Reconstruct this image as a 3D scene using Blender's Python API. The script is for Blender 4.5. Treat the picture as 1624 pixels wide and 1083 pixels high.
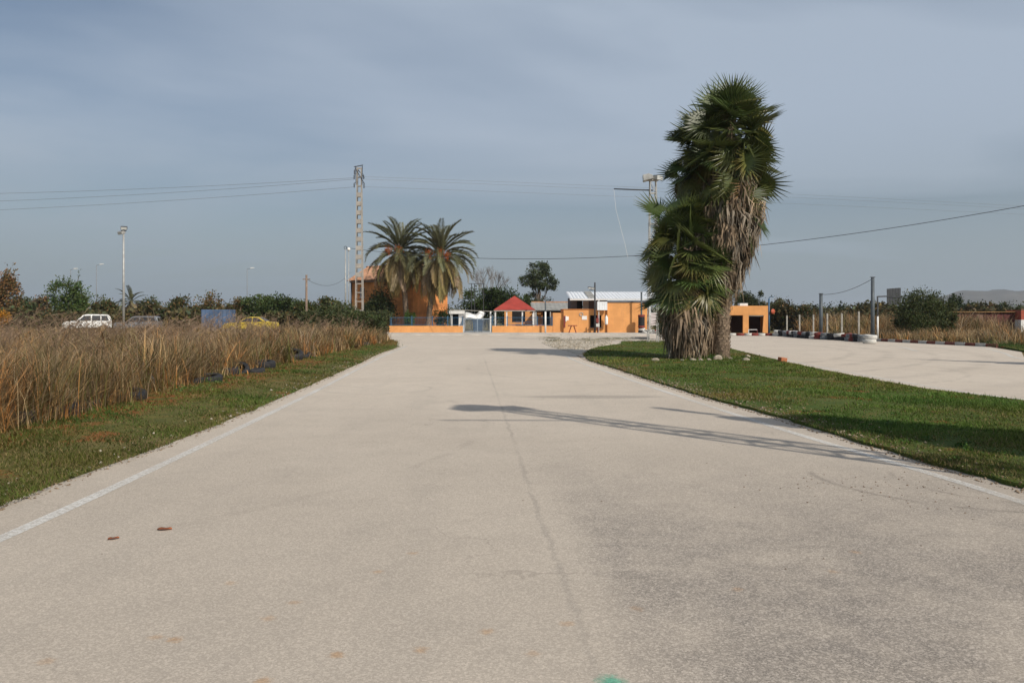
import bpy, math, random
import numpy as np
from mathutils import Vector, Matrix

# ------------------------------------------------------------------ clear
for o in list(bpy.data.objects):
    bpy.data.objects.remove(o, do_unlink=True)
SC = bpy.context.scene
COL = SC.collection
random.seed(7)
RNG = np.random.default_rng(11)
rad = math.radians

# ------------------------------------------------------------------ camera
F = 1300.0            # focal length in photograph pixels (1624 wide)
EYE = 1.6
cam_d = bpy.data.cameras.new('camera')
cam_d.lens = F / 1624 * 36.0
cam_d.sensor_width = 36.0
cam_d.shift_y = -39.5 / 1624
cam_d.clip_end = 20000
cam = bpy.data.objects.new('camera', cam_d)
COL.objects.link(cam)
cam.location = (0, 0, EYE)
cam.rotation_euler = (rad(90), 0, 0)
SC.camera = cam

# ------------------------------------------------------------------ world / sun / exposure
SUN_EL = rad(39.0)
SUN_H = Vector((0.66, -0.75)).normalized()          # horizontal direction towards the sun
world = bpy.data.worlds.new('World')
SC.world = world
world.use_nodes = True
wn = world.node_tree
wn.nodes.clear()
w_out = wn.nodes.new('ShaderNodeOutputWorld')
w_bg = wn.nodes.new('ShaderNodeBackground')
w_sky = wn.nodes.new('ShaderNodeTexSky')
w_sky.sky_type = 'NISHITA'
w_sky.sun_disc = False
w_sky.sun_elevation = SUN_EL
w_sky.sun_rotation = math.atan2(SUN_H.x, SUN_H.y)
w_sky.air_density = 1.0
w_sky.dust_density = 2.2
w_sky.ozone_density = 1.5
w_bg.inputs['Strength'].default_value = 0.079
# thin veil of high cloud: a noise in the plane of the cloud layer
w_tc = wn.nodes.new('ShaderNodeTexCoord')
w_sep = wn.nodes.new('ShaderNodeSeparateXYZ')
wn.links.new(w_tc.outputs['Generated'], w_sep.inputs[0])
def wmath(op, a, b):
    n = wn.nodes.new('ShaderNodeMath'); n.operation = op
    for i, v in enumerate((a, b)):
        if isinstance(v, (int, float)): n.inputs[i].default_value = v
        else: wn.links.new(v, n.inputs[i])
    return n.outputs[0]
zc = wmath('ADD', wmath('MAXIMUM', w_sep.outputs['Z'], 0.0), 0.14)
w_comb = wn.nodes.new('ShaderNodeCombineXYZ')
wn.links.new(wmath('MULTIPLY', wmath('DIVIDE', w_sep.outputs['X'], zc), 0.55), w_comb.inputs[0])
wn.links.new(wmath('DIVIDE', w_sep.outputs['Y'], zc), w_comb.inputs[1])
w_noise = wn.nodes.new('ShaderNodeTexNoise')
w_noise.inputs['Scale'].default_value = 0.55
w_noise.inputs['Detail'].default_value = 5
w_noise.inputs['Roughness'].default_value = 0.5
w_noise.inputs['Distortion'].default_value = 0.5
w_off = wn.nodes.new('ShaderNodeVectorMath'); w_off.operation = 'ADD'
w_off.inputs[1].default_value = (30.36, 47.11, 17.7)       # where the gaps in the veil lie
wn.links.new(w_comb.outputs[0], w_off.inputs[0])
wn.links.new(w_off.outputs[0], w_noise.inputs['Vector'])
w_ramp = wn.nodes.new('ShaderNodeMapRange')
w_ramp.inputs['From Min'].default_value = 0.41
w_ramp.inputs['From Max'].default_value = 0.62
w_ramp.inputs['To Min'].default_value = 0.03
w_ramp.inputs['To Max'].default_value = 0.92
wn.links.new(w_noise.outputs[0], w_ramp.inputs['Value'])
w_mix = wn.nodes.new('ShaderNodeMix'); w_mix.data_type = 'RGBA'
# grey-blue veil, a little duller in the hazy air low over the horizon
w_low = wn.nodes.new('ShaderNodeMapRange'); w_low.interpolation_type = 'SMOOTHSTEP'
w_low.inputs['From Min'].default_value = 0.0; w_low.inputs['From Max'].default_value = 0.26
wn.links.new(w_sep.outputs['Z'], w_low.inputs['Value'])
w_veil = wn.nodes.new('ShaderNodeMix'); w_veil.data_type = 'RGBA'
w_veil.inputs['A'].default_value = (3.9, 4.68, 5.15, 1)
w_veil.inputs['B'].default_value = (5.35, 6.3, 7.6, 1)
wn.links.new(w_low.outputs[0], w_veil.inputs['Factor'])
wn.links.new(w_veil.outputs['Result'], w_mix.inputs['B'])
w_thick = wn.nodes.new('ShaderNodeMapRange'); w_thick.interpolation_type = 'SMOOTHSTEP'
w_thick.inputs['From Min'].default_value = 0.02; w_thick.inputs['From Max'].default_value = 0.22
w_thick.inputs['To Min'].default_value = 0.85; w_thick.inputs['To Max'].default_value = 0.0
wn.links.new(w_sep.outputs['Z'], w_thick.inputs['Value'])
wn.links.new(wmath('MAXIMUM', w_ramp.outputs[0], w_thick.outputs[0]), w_mix.inputs['Factor'])
wn.links.new(w_sky.outputs[0], w_mix.inputs['A'])
wn.links.new(w_mix.outputs['Result'], w_bg.inputs['Color'])
wn.links.new(w_bg.outputs[0], w_out.inputs['Surface'])

sun_d = bpy.data.lights.new('sun', 'SUN')
sun_d.energy = 4.0
sun_d.angle = rad(0.55)
sun_d.color = (1.0, 0.93, 0.83)
sun = bpy.data.objects.new('sun', sun_d)
COL.objects.link(sun)
sv = Vector((SUN_H.x * math.cos(SUN_EL), SUN_H.y * math.cos(SUN_EL), math.sin(SUN_EL)))
sun.location = sv * 60
sun.rotation_euler = sv.to_track_quat('Z', 'Y').to_euler()

vs = SC.view_settings
vs.view_transform = 'Standard'
vs.look = 'None'
vs.gamma = 1
vs.exposure = 0.0
vs.use_curve_mapping = False

# ------------------------------------------------------------------ helpers: placement
def X(u, D): return (u - 812) / F * D
def Z(v, D): return EYE - (v - 502) / F * D
def GD(v): return F * EYE / (v - 502)
def G(u, v):
    d = GD(v); return (X(u, d), d)

# ------------------------------------------------------------------ helpers: materials
MATS = {}
def link(nt, a, b): nt.links.new(a, b)
class NT:
    def __init__(s, m):
        m.use_nodes = True; s.nt = m.node_tree; s.nt.nodes.clear()
    def n(s, t, **kw):
        nd = s.nt.nodes.new(t)
        for k, v in kw.items(): setattr(nd, k, v)
        return nd
    def put(s, sock, v):
        if hasattr(v, 'is_output'): s.nt.links.new(v, sock)
        elif isinstance(v, tuple) and sock.type == 'RGBA': sock.default_value = (*v[:3], 1)
        else: sock.default_value = v
    def m(s, op, a, b=0.0, c=None, clamp=False):
        nd = s.n('ShaderNodeMath', operation=op, use_clamp=clamp)
        s.put(nd.inputs[0], a); s.put(nd.inputs[1], b)
        if c is not None: s.put(nd.inputs[2], c)
        return nd.outputs[0]
    def mr(s, v, a, b, c=0.0, d=1.0, smooth=True):
        nd = s.n('ShaderNodeMapRange')
        if smooth: nd.interpolation_type = 'SMOOTHSTEP'
        s.put(nd.inputs['Value'], v)
        for k, x in zip(('From Min', 'From Max', 'To Min', 'To Max'), (a, b, c, d)): nd.inputs[k].default_value = x
        return nd.outputs[0]
    def mix(s, f, a, b, blend='MIX'):
        nd = s.n('ShaderNodeMix', data_type='RGBA', blend_type=blend)
        s.put(nd.inputs['Factor'], f); s.put(nd.inputs['A'], a); s.put(nd.inputs['B'], b)
        return nd.outputs['Result']
    def noise(s, vec, scale, detail=3, rough=0.55, dist=0.0):
        nd = s.n('ShaderNodeTexNoise')
        if vec is not None: s.put(nd.inputs['Vector'], vec)
        nd.inputs['Scale'].default_value = scale; nd.inputs['Detail'].default_value = detail
        nd.inputs['Roughness'].default_value = rough; nd.inputs['Distortion'].default_value = dist
        return nd.outputs[0]
    def bump(s, h, strength, dist=0.01):
        nd = s.n('ShaderNodeBump'); nd.inputs['Strength'].default_value = strength
        nd.inputs['Distance'].default_value = dist; s.put(nd.inputs['Height'], h)
        return nd.outputs[0]
    def bsdf(s, col, rough=0.8, metal=0.0, spec=0.3, normal=None):
        b = s.n('ShaderNodeBsdfPrincipled')
        s.put(b.inputs['Base Color'], col); s.put(b.inputs['Roughness'], rough)
        b.inputs['Metallic'].default_value = metal; b.inputs['Specular IOR Level'].default_value = spec
        if normal is not None: s.put(b.inputs['Normal'], normal)
        return b
    def out(s, sh):
        o = s.n('ShaderNodeOutputMaterial'); s.nt.links.new(sh, o.inputs['Surface'])

def pm(name, col, rough=0.75, var=0.25, scale=3.0, metal=0.0, spec=0.3, dirt=None, bump=0.0, fine=40.0, streaks=None):
    """general weathered surface: base colour with large and fine noise, optional dirt colour"""
    if name in MATS: return MATS[name]
    m = bpy.data.materials.new(name); t = NT(m)
    co = t.n('ShaderNodeTexCoord').outputs['Object']
    n1 = t.noise(co, scale, 5); n2 = t.noise(co, fine, 2)
    f = t.m('ADD', t.mr(n1, 0.3, 0.7, 1 - var, 1 + var * 0.6), t.mr(n2, 0.3, 0.7, -var * 0.25, var * 0.25))
    c = t.n('ShaderNodeMix', data_type='RGBA', blend_type='MULTIPLY')
    c.inputs['Factor'].default_value = 1
    c.inputs['A'].default_value = (*col, 1)
    cb = t.n('ShaderNodeCombineXYZ')
    for i in range(3): t.put(cb.inputs[i], f)
    t.put(c.inputs['B'], cb.outputs[0])
    cc = c.outputs['Result']
    if dirt:
        n3 = t.noise(co, scale * 1.7, 6, 0.65)
        cc = t.mix(t.mr(n3, 0.5, 0.75, 0, 0.7), cc, dirt)
    if streaks:
        mp = t.n('ShaderNodeMapping'); mp.inputs['Scale'].default_value = (2.2, 2.2, 0.22); t.put(mp.inputs['Vector'], co)
        cc = t.mix(t.mr(t.noise(mp.outputs[0], 1.6, 5, 0.7), 0.48, 0.75, 0, 0.5), cc, streaks)
    nrm = t.bump(n2, bump, 0.02) if bump else None
    t.out(t.bsdf(cc, rough, metal, spec, nrm).outputs[0])
    MATS[name] = m
    return m

def foliage_mat(name, trans=0.25, rough=0.55, spec=0.25, objrand=0.0):
    if name in MATS: return MATS[name]
    m = bpy.data.materials.new(name); t = NT(m)
    a = t.n('ShaderNodeAttribute', attribute_name='tint').outputs['Color']
    if objrand:
        oi = t.n('ShaderNodeObjectInfo').outputs['Random']
        hs = t.n('ShaderNodeHueSaturation')
        t.put(hs.inputs['Hue'], t.mr(oi, 0, 1, 0.5 - 0.03 * objrand, 0.5 + 0.02 * objrand, False))
        rnd2 = t.m('FRACT', t.m('MULTIPLY', oi, 17.3))
        t.put(hs.inputs['Value'], t.mr(rnd2, 0, 1, 1 - 0.35 * objrand, 1 + 0.35 * objrand, False))
        t.put(hs.inputs['Color'], a); a = hs.outputs[0]
    b = t.bsdf(a, rough, 0, spec)
    tr = t.n('ShaderNodeBsdfTranslucent'); t.put(tr.inputs['Color'], a)
    mx = t.n('ShaderNodeMixShader'); mx.inputs[0].default_value = trans
    t.nt.links.new(b.outputs[0], mx.inputs[1]); t.nt.links.new(tr.outputs[0], mx.inputs[2])
    t.out(mx.outputs[0])
    MATS[name] = m
    return m

# ------------------------------------------------------------------ helpers: objects
def tag(o, label=None, cat=None, group=None, kind=None):
    if label: o['label'] = label
    if cat: o['category'] = cat
    if group: o['group'] = group
    if kind: o['kind'] = kind
    return o

def root(name, label, cat, loc=(0, 0, 0), rz=0.0, group=None):
    o = bpy.data.objects.new(name, None)
    COL.objects.link(o)
    o.location = loc; o.rotation_euler = (0, 0, rz); o.empty_display_size = 0.2
    return tag(o, label, cat, group)

def link_mesh(name, me, parent=None, mat=None):
    o = bpy.data.objects.new(name, me)
    COL.objects.link(o)
    if parent: o.parent = parent
    if mat and not me.materials: me.materials.append(mat)
    return o

def arr_mesh(name, verts, faces, tint=None):
    """verts (N,3), faces (M,k) numpy -> mesh"""
    me = bpy.data.meshes.new(name)
    verts = np.ascontiguousarray(verts, dtype=np.float32); faces = np.ascontiguousarray(faces, dtype=np.int32)
    M, k = faces.shape
    me.vertices.add(len(verts)); me.vertices.foreach_set('co', verts.ravel())
    me.loops.add(M * k); me.loops.foreach_set('vertex_index', faces.ravel())
    me.polygons.add(M); me.polygons.foreach_set('loop_start', np.arange(0, M * k, k, dtype=np.int32))
    me.update(calc_edges=True)
    if tint is not None:
        c = np.ones((len(verts), 4), np.float32); c[:, :3] = tint
        ca = me.color_attributes.new('tint', 'FLOAT_COLOR', 'POINT'); ca.data.foreach_set('color', c.ravel())
    return me

class MB:
    """collects shapes; build() links them as one mesh object"""
    def __init__(s): s.v = []; s.f = []; s.smooth = []
    def add(s, vs, fs, smooth=False):
        b = len(s.v); s.v += [tuple(p) for p in vs]
        for f in fs: s.f.append(tuple(b + i for i in f)); s.smooth.append(smooth)
        return s
    def box(s, x0, x1, y0, y1, z0, z1):
        return s.add([(x0, y0, z0), (x1, y0, z0), (x1, y1, z0), (x0, y1, z0), (x0, y0, z1), (x1, y0, z1), (x1, y1, z1), (x0, y1, z1)],
                     [(0, 3, 2, 1), (4, 5, 6, 7), (0, 1, 5, 4), (1, 2, 6, 5), (2, 3, 7, 6), (3, 0, 4, 7)])
    def bar(s, p, q, w, h=None, up=(0, 0, 1)):
        """square bar from p to q"""
        h = h or w; p = Vector(p); q = Vector(q); d = (q - p).normalized()
        u = Vector(up)
        if abs(d.dot(u)) > 0.97: u = Vector((0, 1, 0))
        a = d.cross(u).normalized() * w / 2; b = a.cross(d).normalized() * h / 2
        vs = [p - a - b, p + a - b, p + a + b, p - a + b, q - a - b, q + a - b, q + a + b, q - a + b]
        return s.add(vs, [(0, 1, 2, 3), (7, 6, 5, 4), (0, 4, 5, 1), (1, 5, 6, 2), (2, 6, 7, 3), (3, 7, 4, 0)])
    def cyl(s, p, q, r0, r1=None, n=10, caps=True):
        r1 = r0 if r1 is None else r1; p = Vector(p); q = Vector(q); d = (q - p).normalized()
        u = Vector((0, 0, 1)) if abs(d.z) < 0.95 else Vector((1, 0, 0))
        a = d.cross(u).normalized(); b = d.cross(a)
        ring = [(a * math.cos(2 * math.pi * i / n) + b * math.sin(2 * math.pi * i / n)) for i in range(n)]
        base = len(s.v)
        s.v += [tuple(p + e * r0) for e in ring] + [tuple(q + e * r1) for e in ring]
        for i in range(n):
            j = (i + 1) % n; s.f.append((base + i, base + n + i, base + n + j, base + j)); s.smooth.append(True)
        if caps:
            s.f.append(tuple(base + i for i in range(n))); s.smooth.append(False)
            s.f.append(tuple(base + n + i for i in reversed(range(n)))); s.smooth.append(False)
        return s
    def tube(s, pts, r, n=6):
        for p, q in zip(pts[:-1], pts[1:]): s.cyl(p, q, r, r, n, False)
        return s
    def lathe(s, prof, n=24, axis='Z', c=(0, 0, 0), closed=False):
        base = len(s.v); k = len(prof)
        for i in range(n):
            a = 2 * math.pi * i / n; ca, sa = math.cos(a), math.sin(a)
            for r, z in prof: s.v.append((c[0] + r * ca, c[1] + r * sa, c[2] + z))
        kk = k if closed else k - 1
        for i in range(n):
            for j in range(kk):
                j2 = (j + 1) % k; i2 = (i + 1) % n
                s.f.append((base + i * k + j, base + i2 * k + j, base + i2 * k + j2, base + i * k + j2)); s.smooth.append(True)
        return s
    def prism(s, poly, y0, y1):
        """polygon in x,z extruded along y"""
        n = len(poly); base = len(s.v)
        s.v += [(x, y0, z) for x, z in poly] + [(x, y1, z) for x, z in poly]
        s.f.append(tuple(base + i for i in range(n))); s.f.append(tuple(base + n + i for i in reversed(range(n))))
        s.smooth += [False, False]
        for i in range(n):
            j = (i + 1) % n; s.f.append((base + i, base + n + i, base + n + j, base + j)); s.smooth.append(False)
        return s
    def mesh(s, name, mat=None, off=(0, 0, 0)):
        me = bpy.data.meshes.new(name)
        me.from_pydata([(x - off[0], y - off[1], z - off[2]) for x, y, z in s.v], [], s.f)
        me.polygons.foreach_set('use_smooth', s.smooth)
        me.update()
        if mat: me.materials.append(mat)
        return me
    def build(s, name, mat, parent=None, world=False, bevel=0.0):
        off = tuple(parent.location) if (parent and world) else (0, 0, 0)
        o = link_mesh(name, s.mesh(name, mat, off), parent)
        if bevel:
            b = o.modifiers.new('bevel', 'BEVEL'); b.width = bevel; b.segments = 2; b.limit_method = 'ANGLE'
        return o

def copy_tree(o, parent=None):
    c = o.copy(); COL.objects.link(c)
    c.parent = parent
    for ch in list(o.children): copy_tree(ch, c)
    return c

def vnoise(x, y, s=1.0, seed=0.0):
    """cheap smooth 2-D noise in about -1..1 for numpy arrays"""
    x = np.asarray(x) * s + seed * 3.1; y = np.asarray(y) * s - seed * 1.7
    return (np.sin(x * 1.3 + np.sin(y * 1.7 + seed)) + np.sin(y * 1.1 + 2.1 * np.sin(x * 0.9 + 1.3)) + np.sin((x + y) * 2.3 + seed) * 0.6
            + np.sin((x - y) * 3.7 + 2 * np.sin(x * 2.1)) * 0.4) / 3.0

ORD = ['first', 'second', 'third', 'fourth', 'fifth', 'sixth', 'seventh', 'eighth', 'ninth', 'tenth', 'eleventh', 'twelfth', 'thirteenth',
       'fourteenth', 'fifteenth', 'sixteenth', 'seventeenth', 'eighteenth', 'nineteenth', 'twentieth']

# ------------------------------------------------------------------ materials of the ground
def road_material():
    m = bpy.data.materials.new('pale_asphalt'); t = NT(m)
    pos = t.n('ShaderNodeNewGeometry').outputs['Position']
    sp = t.n('ShaderNodeSeparateXYZ'); t.put(sp.inputs[0], pos); x, y = sp.outputs[0], sp.outputs[1]
    big = t.noise(pos, 0.22, 5, 0.6, 0.4); mid = t.noise(pos, 1.6, 5, 0.65)
    fine = t.noise(pos, 120, 4, 0.8); grit = t.noise(pos, 330, 2, 0.7)
    vo = t.n('ShaderNodeTexVoronoi'); t.put(vo.inputs['Vector'], pos); vo.inputs['Scale'].default_value = 95; stones = t.n('ShaderNodeSeparateColor'); t.put(stones.inputs[0], vo.outputs['Color'])
    # streaks along the driving direction
    mp = t.n('ShaderNodeMapping'); mp.inputs['Scale'].default_value = (1.4, 0.10, 1); mp.inputs['Rotation'].default_value = (0, 0, -0.06)
    t.put(mp.inputs['Vector'], pos); streak = t.noise(mp.outputs[0], 1.0, 4, 0.6)
    c = t.mix(t.mr(big, 0.30, 0.70), (0.445, 0.385, 0.315), (0.485, 0.422, 0.347))
    c = t.mix(t.mr(mid, 0.40, 0.75, 0.0, 0.28), c, (0.345, 0.302, 0.252))
    c = t.mix(t.mr(streak, 0.5, 0.75, 0, 0.28), c, (0.35, 0.31, 0.262))
    # the joint between the two paving lanes and the coarser, darker lane to its right
    wob = t.m('MULTIPLY', t.m('SUBTRACT', t.noise(pos, 2.1, 5, 0.75), 0.5), 0.17)
    d = t.m('ADD', t.m('ADD', t.m('ADD', x, t.m('MULTIPLY', y, 0.052)), -0.57), wob)
    lane = t.m('MULTIPLY', t.mr(d, -0.02, 0.45), t.mr(t.noise(pos, 0.9, 4, 0.6), 0.25, 0.6, 0.25, 1))
    lane = t.m('MULTIPLY', lane, t.mr(t.m('ADD', t.noise(pos, 3.2, 6, 0.75), t.m('MULTIPLY', t.m('SUBTRACT', streak, 0.5), 0.5)), 0.34, 0.62, 0.62, 1))
    lane = t.m('MULTIPLY', lane, t.mr(y, 4.0, 10.5, 0.68, 0.0))
    c = t.mix(lane, c, (0.215, 0.192, 0.170))
    jm = t.m('MULTIPLY', t.mr(t.m('ADD', t.m('ABSOLUTE', d), t.m('MULTIPLY', t.m('SUBTRACT', t.noise(pos, 14, 4, 0.7), 0.5), 0.09)), 0.0, 0.04, 1, 0), t.mr(t.noise(pos, 0.55, 4, 0.7), 0.36, 0.66, 0.12, 0.36))
    jm = t.m('MULTIPLY', jm, t.mr(y, 30, 34, 1, 0))
    c = t.mix(jm, c, (0.19, 0.175, 0.155))
    # tyre scrub arcs
    for (cx, cy, r, w, k) in ((4.6, 8.2, 1.55, 0.05, 0.35), (4.9, 8.0, 1.1, 0.05, 0.3), (-3.0, 18.2, 1.2, 0.05, 0.25), (6.0, 26.0, 7.4, 0.12, 0.16), (-9.0, 12.0, 8.6, 0.10, 0.10), (12.0, 60, 16.5, 0.2, .12)):
        vd = t.n('ShaderNodeVectorMath', operation='DISTANCE'); t.put(vd.inputs[0], pos); vd.inputs[1].default_value = (cx, cy, 0)
        ring = t.mr(t.m('ABSOLUTE', t.m('SUBTRACT', vd.outputs['Value'], r)), 0.2 * w, w, k, 0)
        c = t.mix(t.m('MULTIPLY', ring, t.mr(t.noise(pos, 1.3, 3), 0.4, 0.6)), c, (0.12, 0.105, 0.09))
    # rubber laid down round the bend of the inner track
    bend = t.mr(x, 8.6, 9.6)
    for (r, w, k) in ((24.6, 0.30, 0.30), (26.1, 0.45, 0.24), (27.8, 0.25, 0.30), (29.6, 0.5, 0.2), (32.5, 0.7, 0.16)):
        vd = t.n('ShaderNodeVectorMath', operation='DISTANCE'); t.put(vd.inputs[0], pos); vd.inputs[1].default_value = (-8, 45, 0)
        ring = t.mr(t.m('ABSOLUTE', t.m('SUBTRACT', t.m('ADD', vd.outputs['Value'], t.m('MULTIPLY', t.m('SUBTRACT', mid, 0.5), 0.5)), r)), 0.1 * w, w, k, 0)
        c = t.mix(t.m('MULTIPLY', t.m('MULTIPLY', ring, bend), t.mr(t.noise(pos, 0.5, 4), 0.35, 0.65)), c, (0.17, 0.15, 0.13))
    # spots: ochre earth stains, one faded green paint mark, one long soft-edged dark ellipse across the lane
    sep = t.n('ShaderNodeCombineXYZ')
    spotn = t.m('MULTIPLY', t.m('SUBTRACT', t.noise(pos, 26, 3, 0.7), 0.5), 0.10)
    px = [(276, 1014, 1.0), (248, 1010, .6), (534, 1038, 1.), (668, 1030, .8), (416, 1079, .9), (425, 980, .6), (466, 955, .6), (599, 906, .7), (655, 877, .6),
          (366, 924, .5), (73, 1048, .6), (773, 1001, .8), (900, 988, .7), (846, 1036, .5), (1321, 906, .5), (1357, 875, .6), (1170, 934, .5), (1010, 965, .5)]
    for (u, v, k) in px:
        gx, gy = G(u, v)
        vd = t.n('ShaderNodeVectorMath', operation='DISTANCE'); t.put(vd.inputs[0], pos); vd.inputs[1].default_value = (gx, gy, 0)
        ms = t.mr(t.m('ADD', vd.outputs['Value'], spotn), 0.005, 0.055, 0.55 * k, 0)
        c = t.mix(ms, c, (0.42, 0.23, 0.09))
    vd = t.n('ShaderNodeVectorMath', operation='DISTANCE'); t.put(vd.inputs[0], pos); vd.inputs[1].default_value = (0.435, 3.60, 0)
    c = t.mix(t.mr(t.m('ADD', vd.outputs['Value'], spotn), 0.01, 0.09, 0.85, 0), c, (0.09, 0.36, 0.24))
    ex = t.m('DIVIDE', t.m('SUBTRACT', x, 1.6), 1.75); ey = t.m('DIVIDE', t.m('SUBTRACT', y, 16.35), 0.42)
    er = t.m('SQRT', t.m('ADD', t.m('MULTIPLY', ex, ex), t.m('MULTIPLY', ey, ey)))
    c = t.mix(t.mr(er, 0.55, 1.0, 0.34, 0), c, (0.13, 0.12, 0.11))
    # aggregate
    g = t.m('ADD', t.mr(fine, 0.25, 0.75, 0.66, 1.34, False), t.mr(grit, 0.25, 0.75, -0.22, 0.22, False))
    g = t.m('ADD', g, t.m('SUBTRACT', t.m('MULTIPLY', t.m('POWER', stones.outputs[0], 2.0), 0.42), 0.14))
    rough_lane = t.m('MULTIPLY', t.m('SUBTRACT', g, 1.0), t.m('ADD', 0.75, t.m('MULTIPLY', lane, 1.6)))
    cb = t.n('ShaderNodeCombineXYZ')
    gg = t.m('ADD', 1.0, rough_lane)
    for i in range(3): t.put(cb.inputs[i], gg)
    c = t.mix(1.0, c, cb.outputs[0], 'MULTIPLY')
    # surface slightly darker near the viewer, paler farther along, with a noisy transition
    far_tone = t.mr(t.m('ADD', y, t.m('MULTIPLY', t.m('SUBTRACT', t.noise(pos, 0.25, 4, 0.6), 0.5), 14.0)), 5.0, 21.0, 0.93, 1.13)
    db = t.n('ShaderNodeCombineXYZ')
    for i in range(3): t.put(db.inputs[i], far_tone)
    c = t.mix(1.0, c, db.outputs[0], 'MULTIPLY')
    # a few hairline cracks
    cw = t.n('ShaderNodeVectorMath', operation='ADD'); t.put(cw.inputs[0], pos); wn_ = t.n('ShaderNodeTexNoise'); t.put(wn_.inputs['Vector'], pos); wn_.inputs['Scale'].default_value = 1.5; wn_.inputs['Detail'].default_value = 5
    t.put(cw.inputs[1], wn_.outputs['Color'])
    vc = t.n('ShaderNodeTexVoronoi', feature='DISTANCE_TO_EDGE'); t.put(vc.inputs['Vector'], cw.outputs[0]); vc.inputs['Scale'].default_value = 0.32
    ck = t.m('MULTIPLY', t.mr(vc.outputs['Distance'], 0.0008, 0.0045, 1, 0), t.mr(t.noise(pos, 0.3, 2), 0.46, 0.6, 0, 0.26))
    c = t.mix(ck, c, (0.14, 0.12, 0.10))
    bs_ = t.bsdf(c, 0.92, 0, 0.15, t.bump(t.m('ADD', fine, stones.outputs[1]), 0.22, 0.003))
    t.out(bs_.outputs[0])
    return m

def line_material():
    m = bpy.data.materials.new('worn_white_line'); t = NT(m)
    pos = t.n('ShaderNodeNewGeometry').outputs['Position']
    a = t.noise(pos, 22, 5, 0.8); b = t.noise(pos, 90, 2); l = t.noise(pos, 0.5, 2)
    c = t.mix(t.mr(b, 0.3, 0.7), (0.66, 0.645, 0.60), (0.76, 0.745, 0.70))
    bs = t.bsdf(c, 0.8, 0, 0.2)
    tr = t.n('ShaderNodeBsdfTransparent')
    mx = t.n('ShaderNodeMixShader')
    t.put(mx.inputs[0], t.mr(t.m('ADD', a, t.m('MULTIPLY', t.m('SUBTRACT', l, 0.5), 0.35)), 0.32, 0.66, 0.22, 0.80))
    t.nt.links.new(tr.outputs[0], mx.inputs[1]); t.nt.links.new(bs.outputs[0], mx.inputs[2])
    t.out(mx.outputs[0])
    return m

def soil_material(name, green, red_line=None, dry=0.3):
    """turf ground: moss green, straw, red earth in patches"""
    m = bpy.data.materials.new(name); t = NT(m)
    pos = t.n('ShaderNodeNewGeometry').outputs['Position']
    sp = t.n('ShaderNodeSeparateXYZ'); t.put(sp.inputs[0], pos); x, y = sp.outputs[0], sp.outputs[1]
    n1 = t.noise(pos, 0.35, 5, 0.6); n2 = t.noise(pos, 2.2, 5, 0.7); n3 = t.noise(pos, 22, 3, 0.7); n4 = t.noise(pos, 110, 2)
    c = t.mix(t.mr(n2, 0.3, 0.7), green, (green[0] * 1.5, green[1] * 1.25, green[2] * 1.2))
    c = t.mix(t.mr(n1, 0.48, 0.68, 0, dry * 2), c, (0.16, 0.125, 0.055))
    red = t.mr(t.m('ADD', t.noise(pos, 0.8, 5, 0.7), t.m('MULTIPLY', t.m('SUBTRACT', n3, 0.5), 0.2)), 0.56, 0.66, 0, 0.9)
    if red_line is not None:
        band = t.mr(t.m('ABSOLUTE', t.m('SUBTRACT', t.m('ADD', x, t.m('MULTIPLY', y, 0.02)), red_line)), 0.25, 0.95, 0.95, 0)
        red = t.m('MAXIMUM', t.m('MULTIPLY', band, t.mr(n2, 0.36, 0.6)), t.m('MULTIPLY', red, 0.8))
    c = t.mix(red, c, (0.235, 0.075, 0.026))
    cb = t.n('ShaderNodeCombineXYZ'); g = t.m('ADD', t.mr(n3, 0.25, 0.75, 0.65, 1.3), t.mr(n4, 0.3, 0.7, -0.2, 0.2))
    for i in range(3): t.put(cb.inputs[i], g)
    c = t.mix(1.0, c, cb.outputs[0], 'MULTIPLY')
    t.out(t.bsdf(c, 0.95, 0, 0.1, t.bump(n3, 0.6, 0.03)).outputs[0])
    return m

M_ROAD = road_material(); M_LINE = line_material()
M_VERGE = soil_material('verge_turf', (0.085, 0.090, 0.028), -6.25)
M_ISLAND = soil_material('island_turf', (0.055, 0.085, 0.020), None, 0.15)
M_FIELD = soil_material('open_ground', (0.095, 0.090, 0.035), None, 0.5)
M_LEAF = foliage_mat('leaf_foliage', 0.22)
M_GRASS = foliage_mat('grass_blade', 0.3, 0.6, 0.15)
M_DRY = foliage_mat('dry_grass_blade', 0.2, 0.8, 0.08)
M_FAN = foliage_mat('fan_frond', 0.18, 0.42, 0.45, 1.0)
M_FEATHER = foliage_mat('feather_frond', 0.18, 0.5, 0.35, 0.8)
M_BARK = pm('bark', (0.13, 0.10, 0.075), 0.9, 0.4, 6, bump=0.5)
M_ORANGE = pm('orange_render', (0.73, 0.345, 0.12), 0.85, 0.12, 0.9, dirt=(0.62, 0.28, 0.10), fine=18, streaks=(0.52, 0.25, 0.11))
M_ORANGE_OLD = pm('old_orange_render', (0.64, 0.255, 0.08), 0.88, 0.3, 0.8, dirt=(0.33, 0.12, 0.05), fine=14, streaks=(0.27, 0.11, 0.06))
M_WHITE = pm('white_paint', (0.78, 0.77, 0.74), 0.6, 0.08, 4, dirt=(0.60, 0.57, 0.52))
M_WHITE_METAL = pm('white_sheet_metal', (0.74, 0.76, 0.77), 0.45, 0.08, 1.5, dirt=(0.55, 0.54, 0.52))
M_CONC = pm('concrete', (0.40, 0.375, 0.33), 0.9, 0.2, 2.5, dirt=(0.28, 0.25, 0.21), bump=0.3)
M_CONC_PALE = pm('pale_concrete', (0.50, 0.465, 0.41), 0.9, 0.2, 1.2, dirt=(0.36, 0.32, 0.27))
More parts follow.
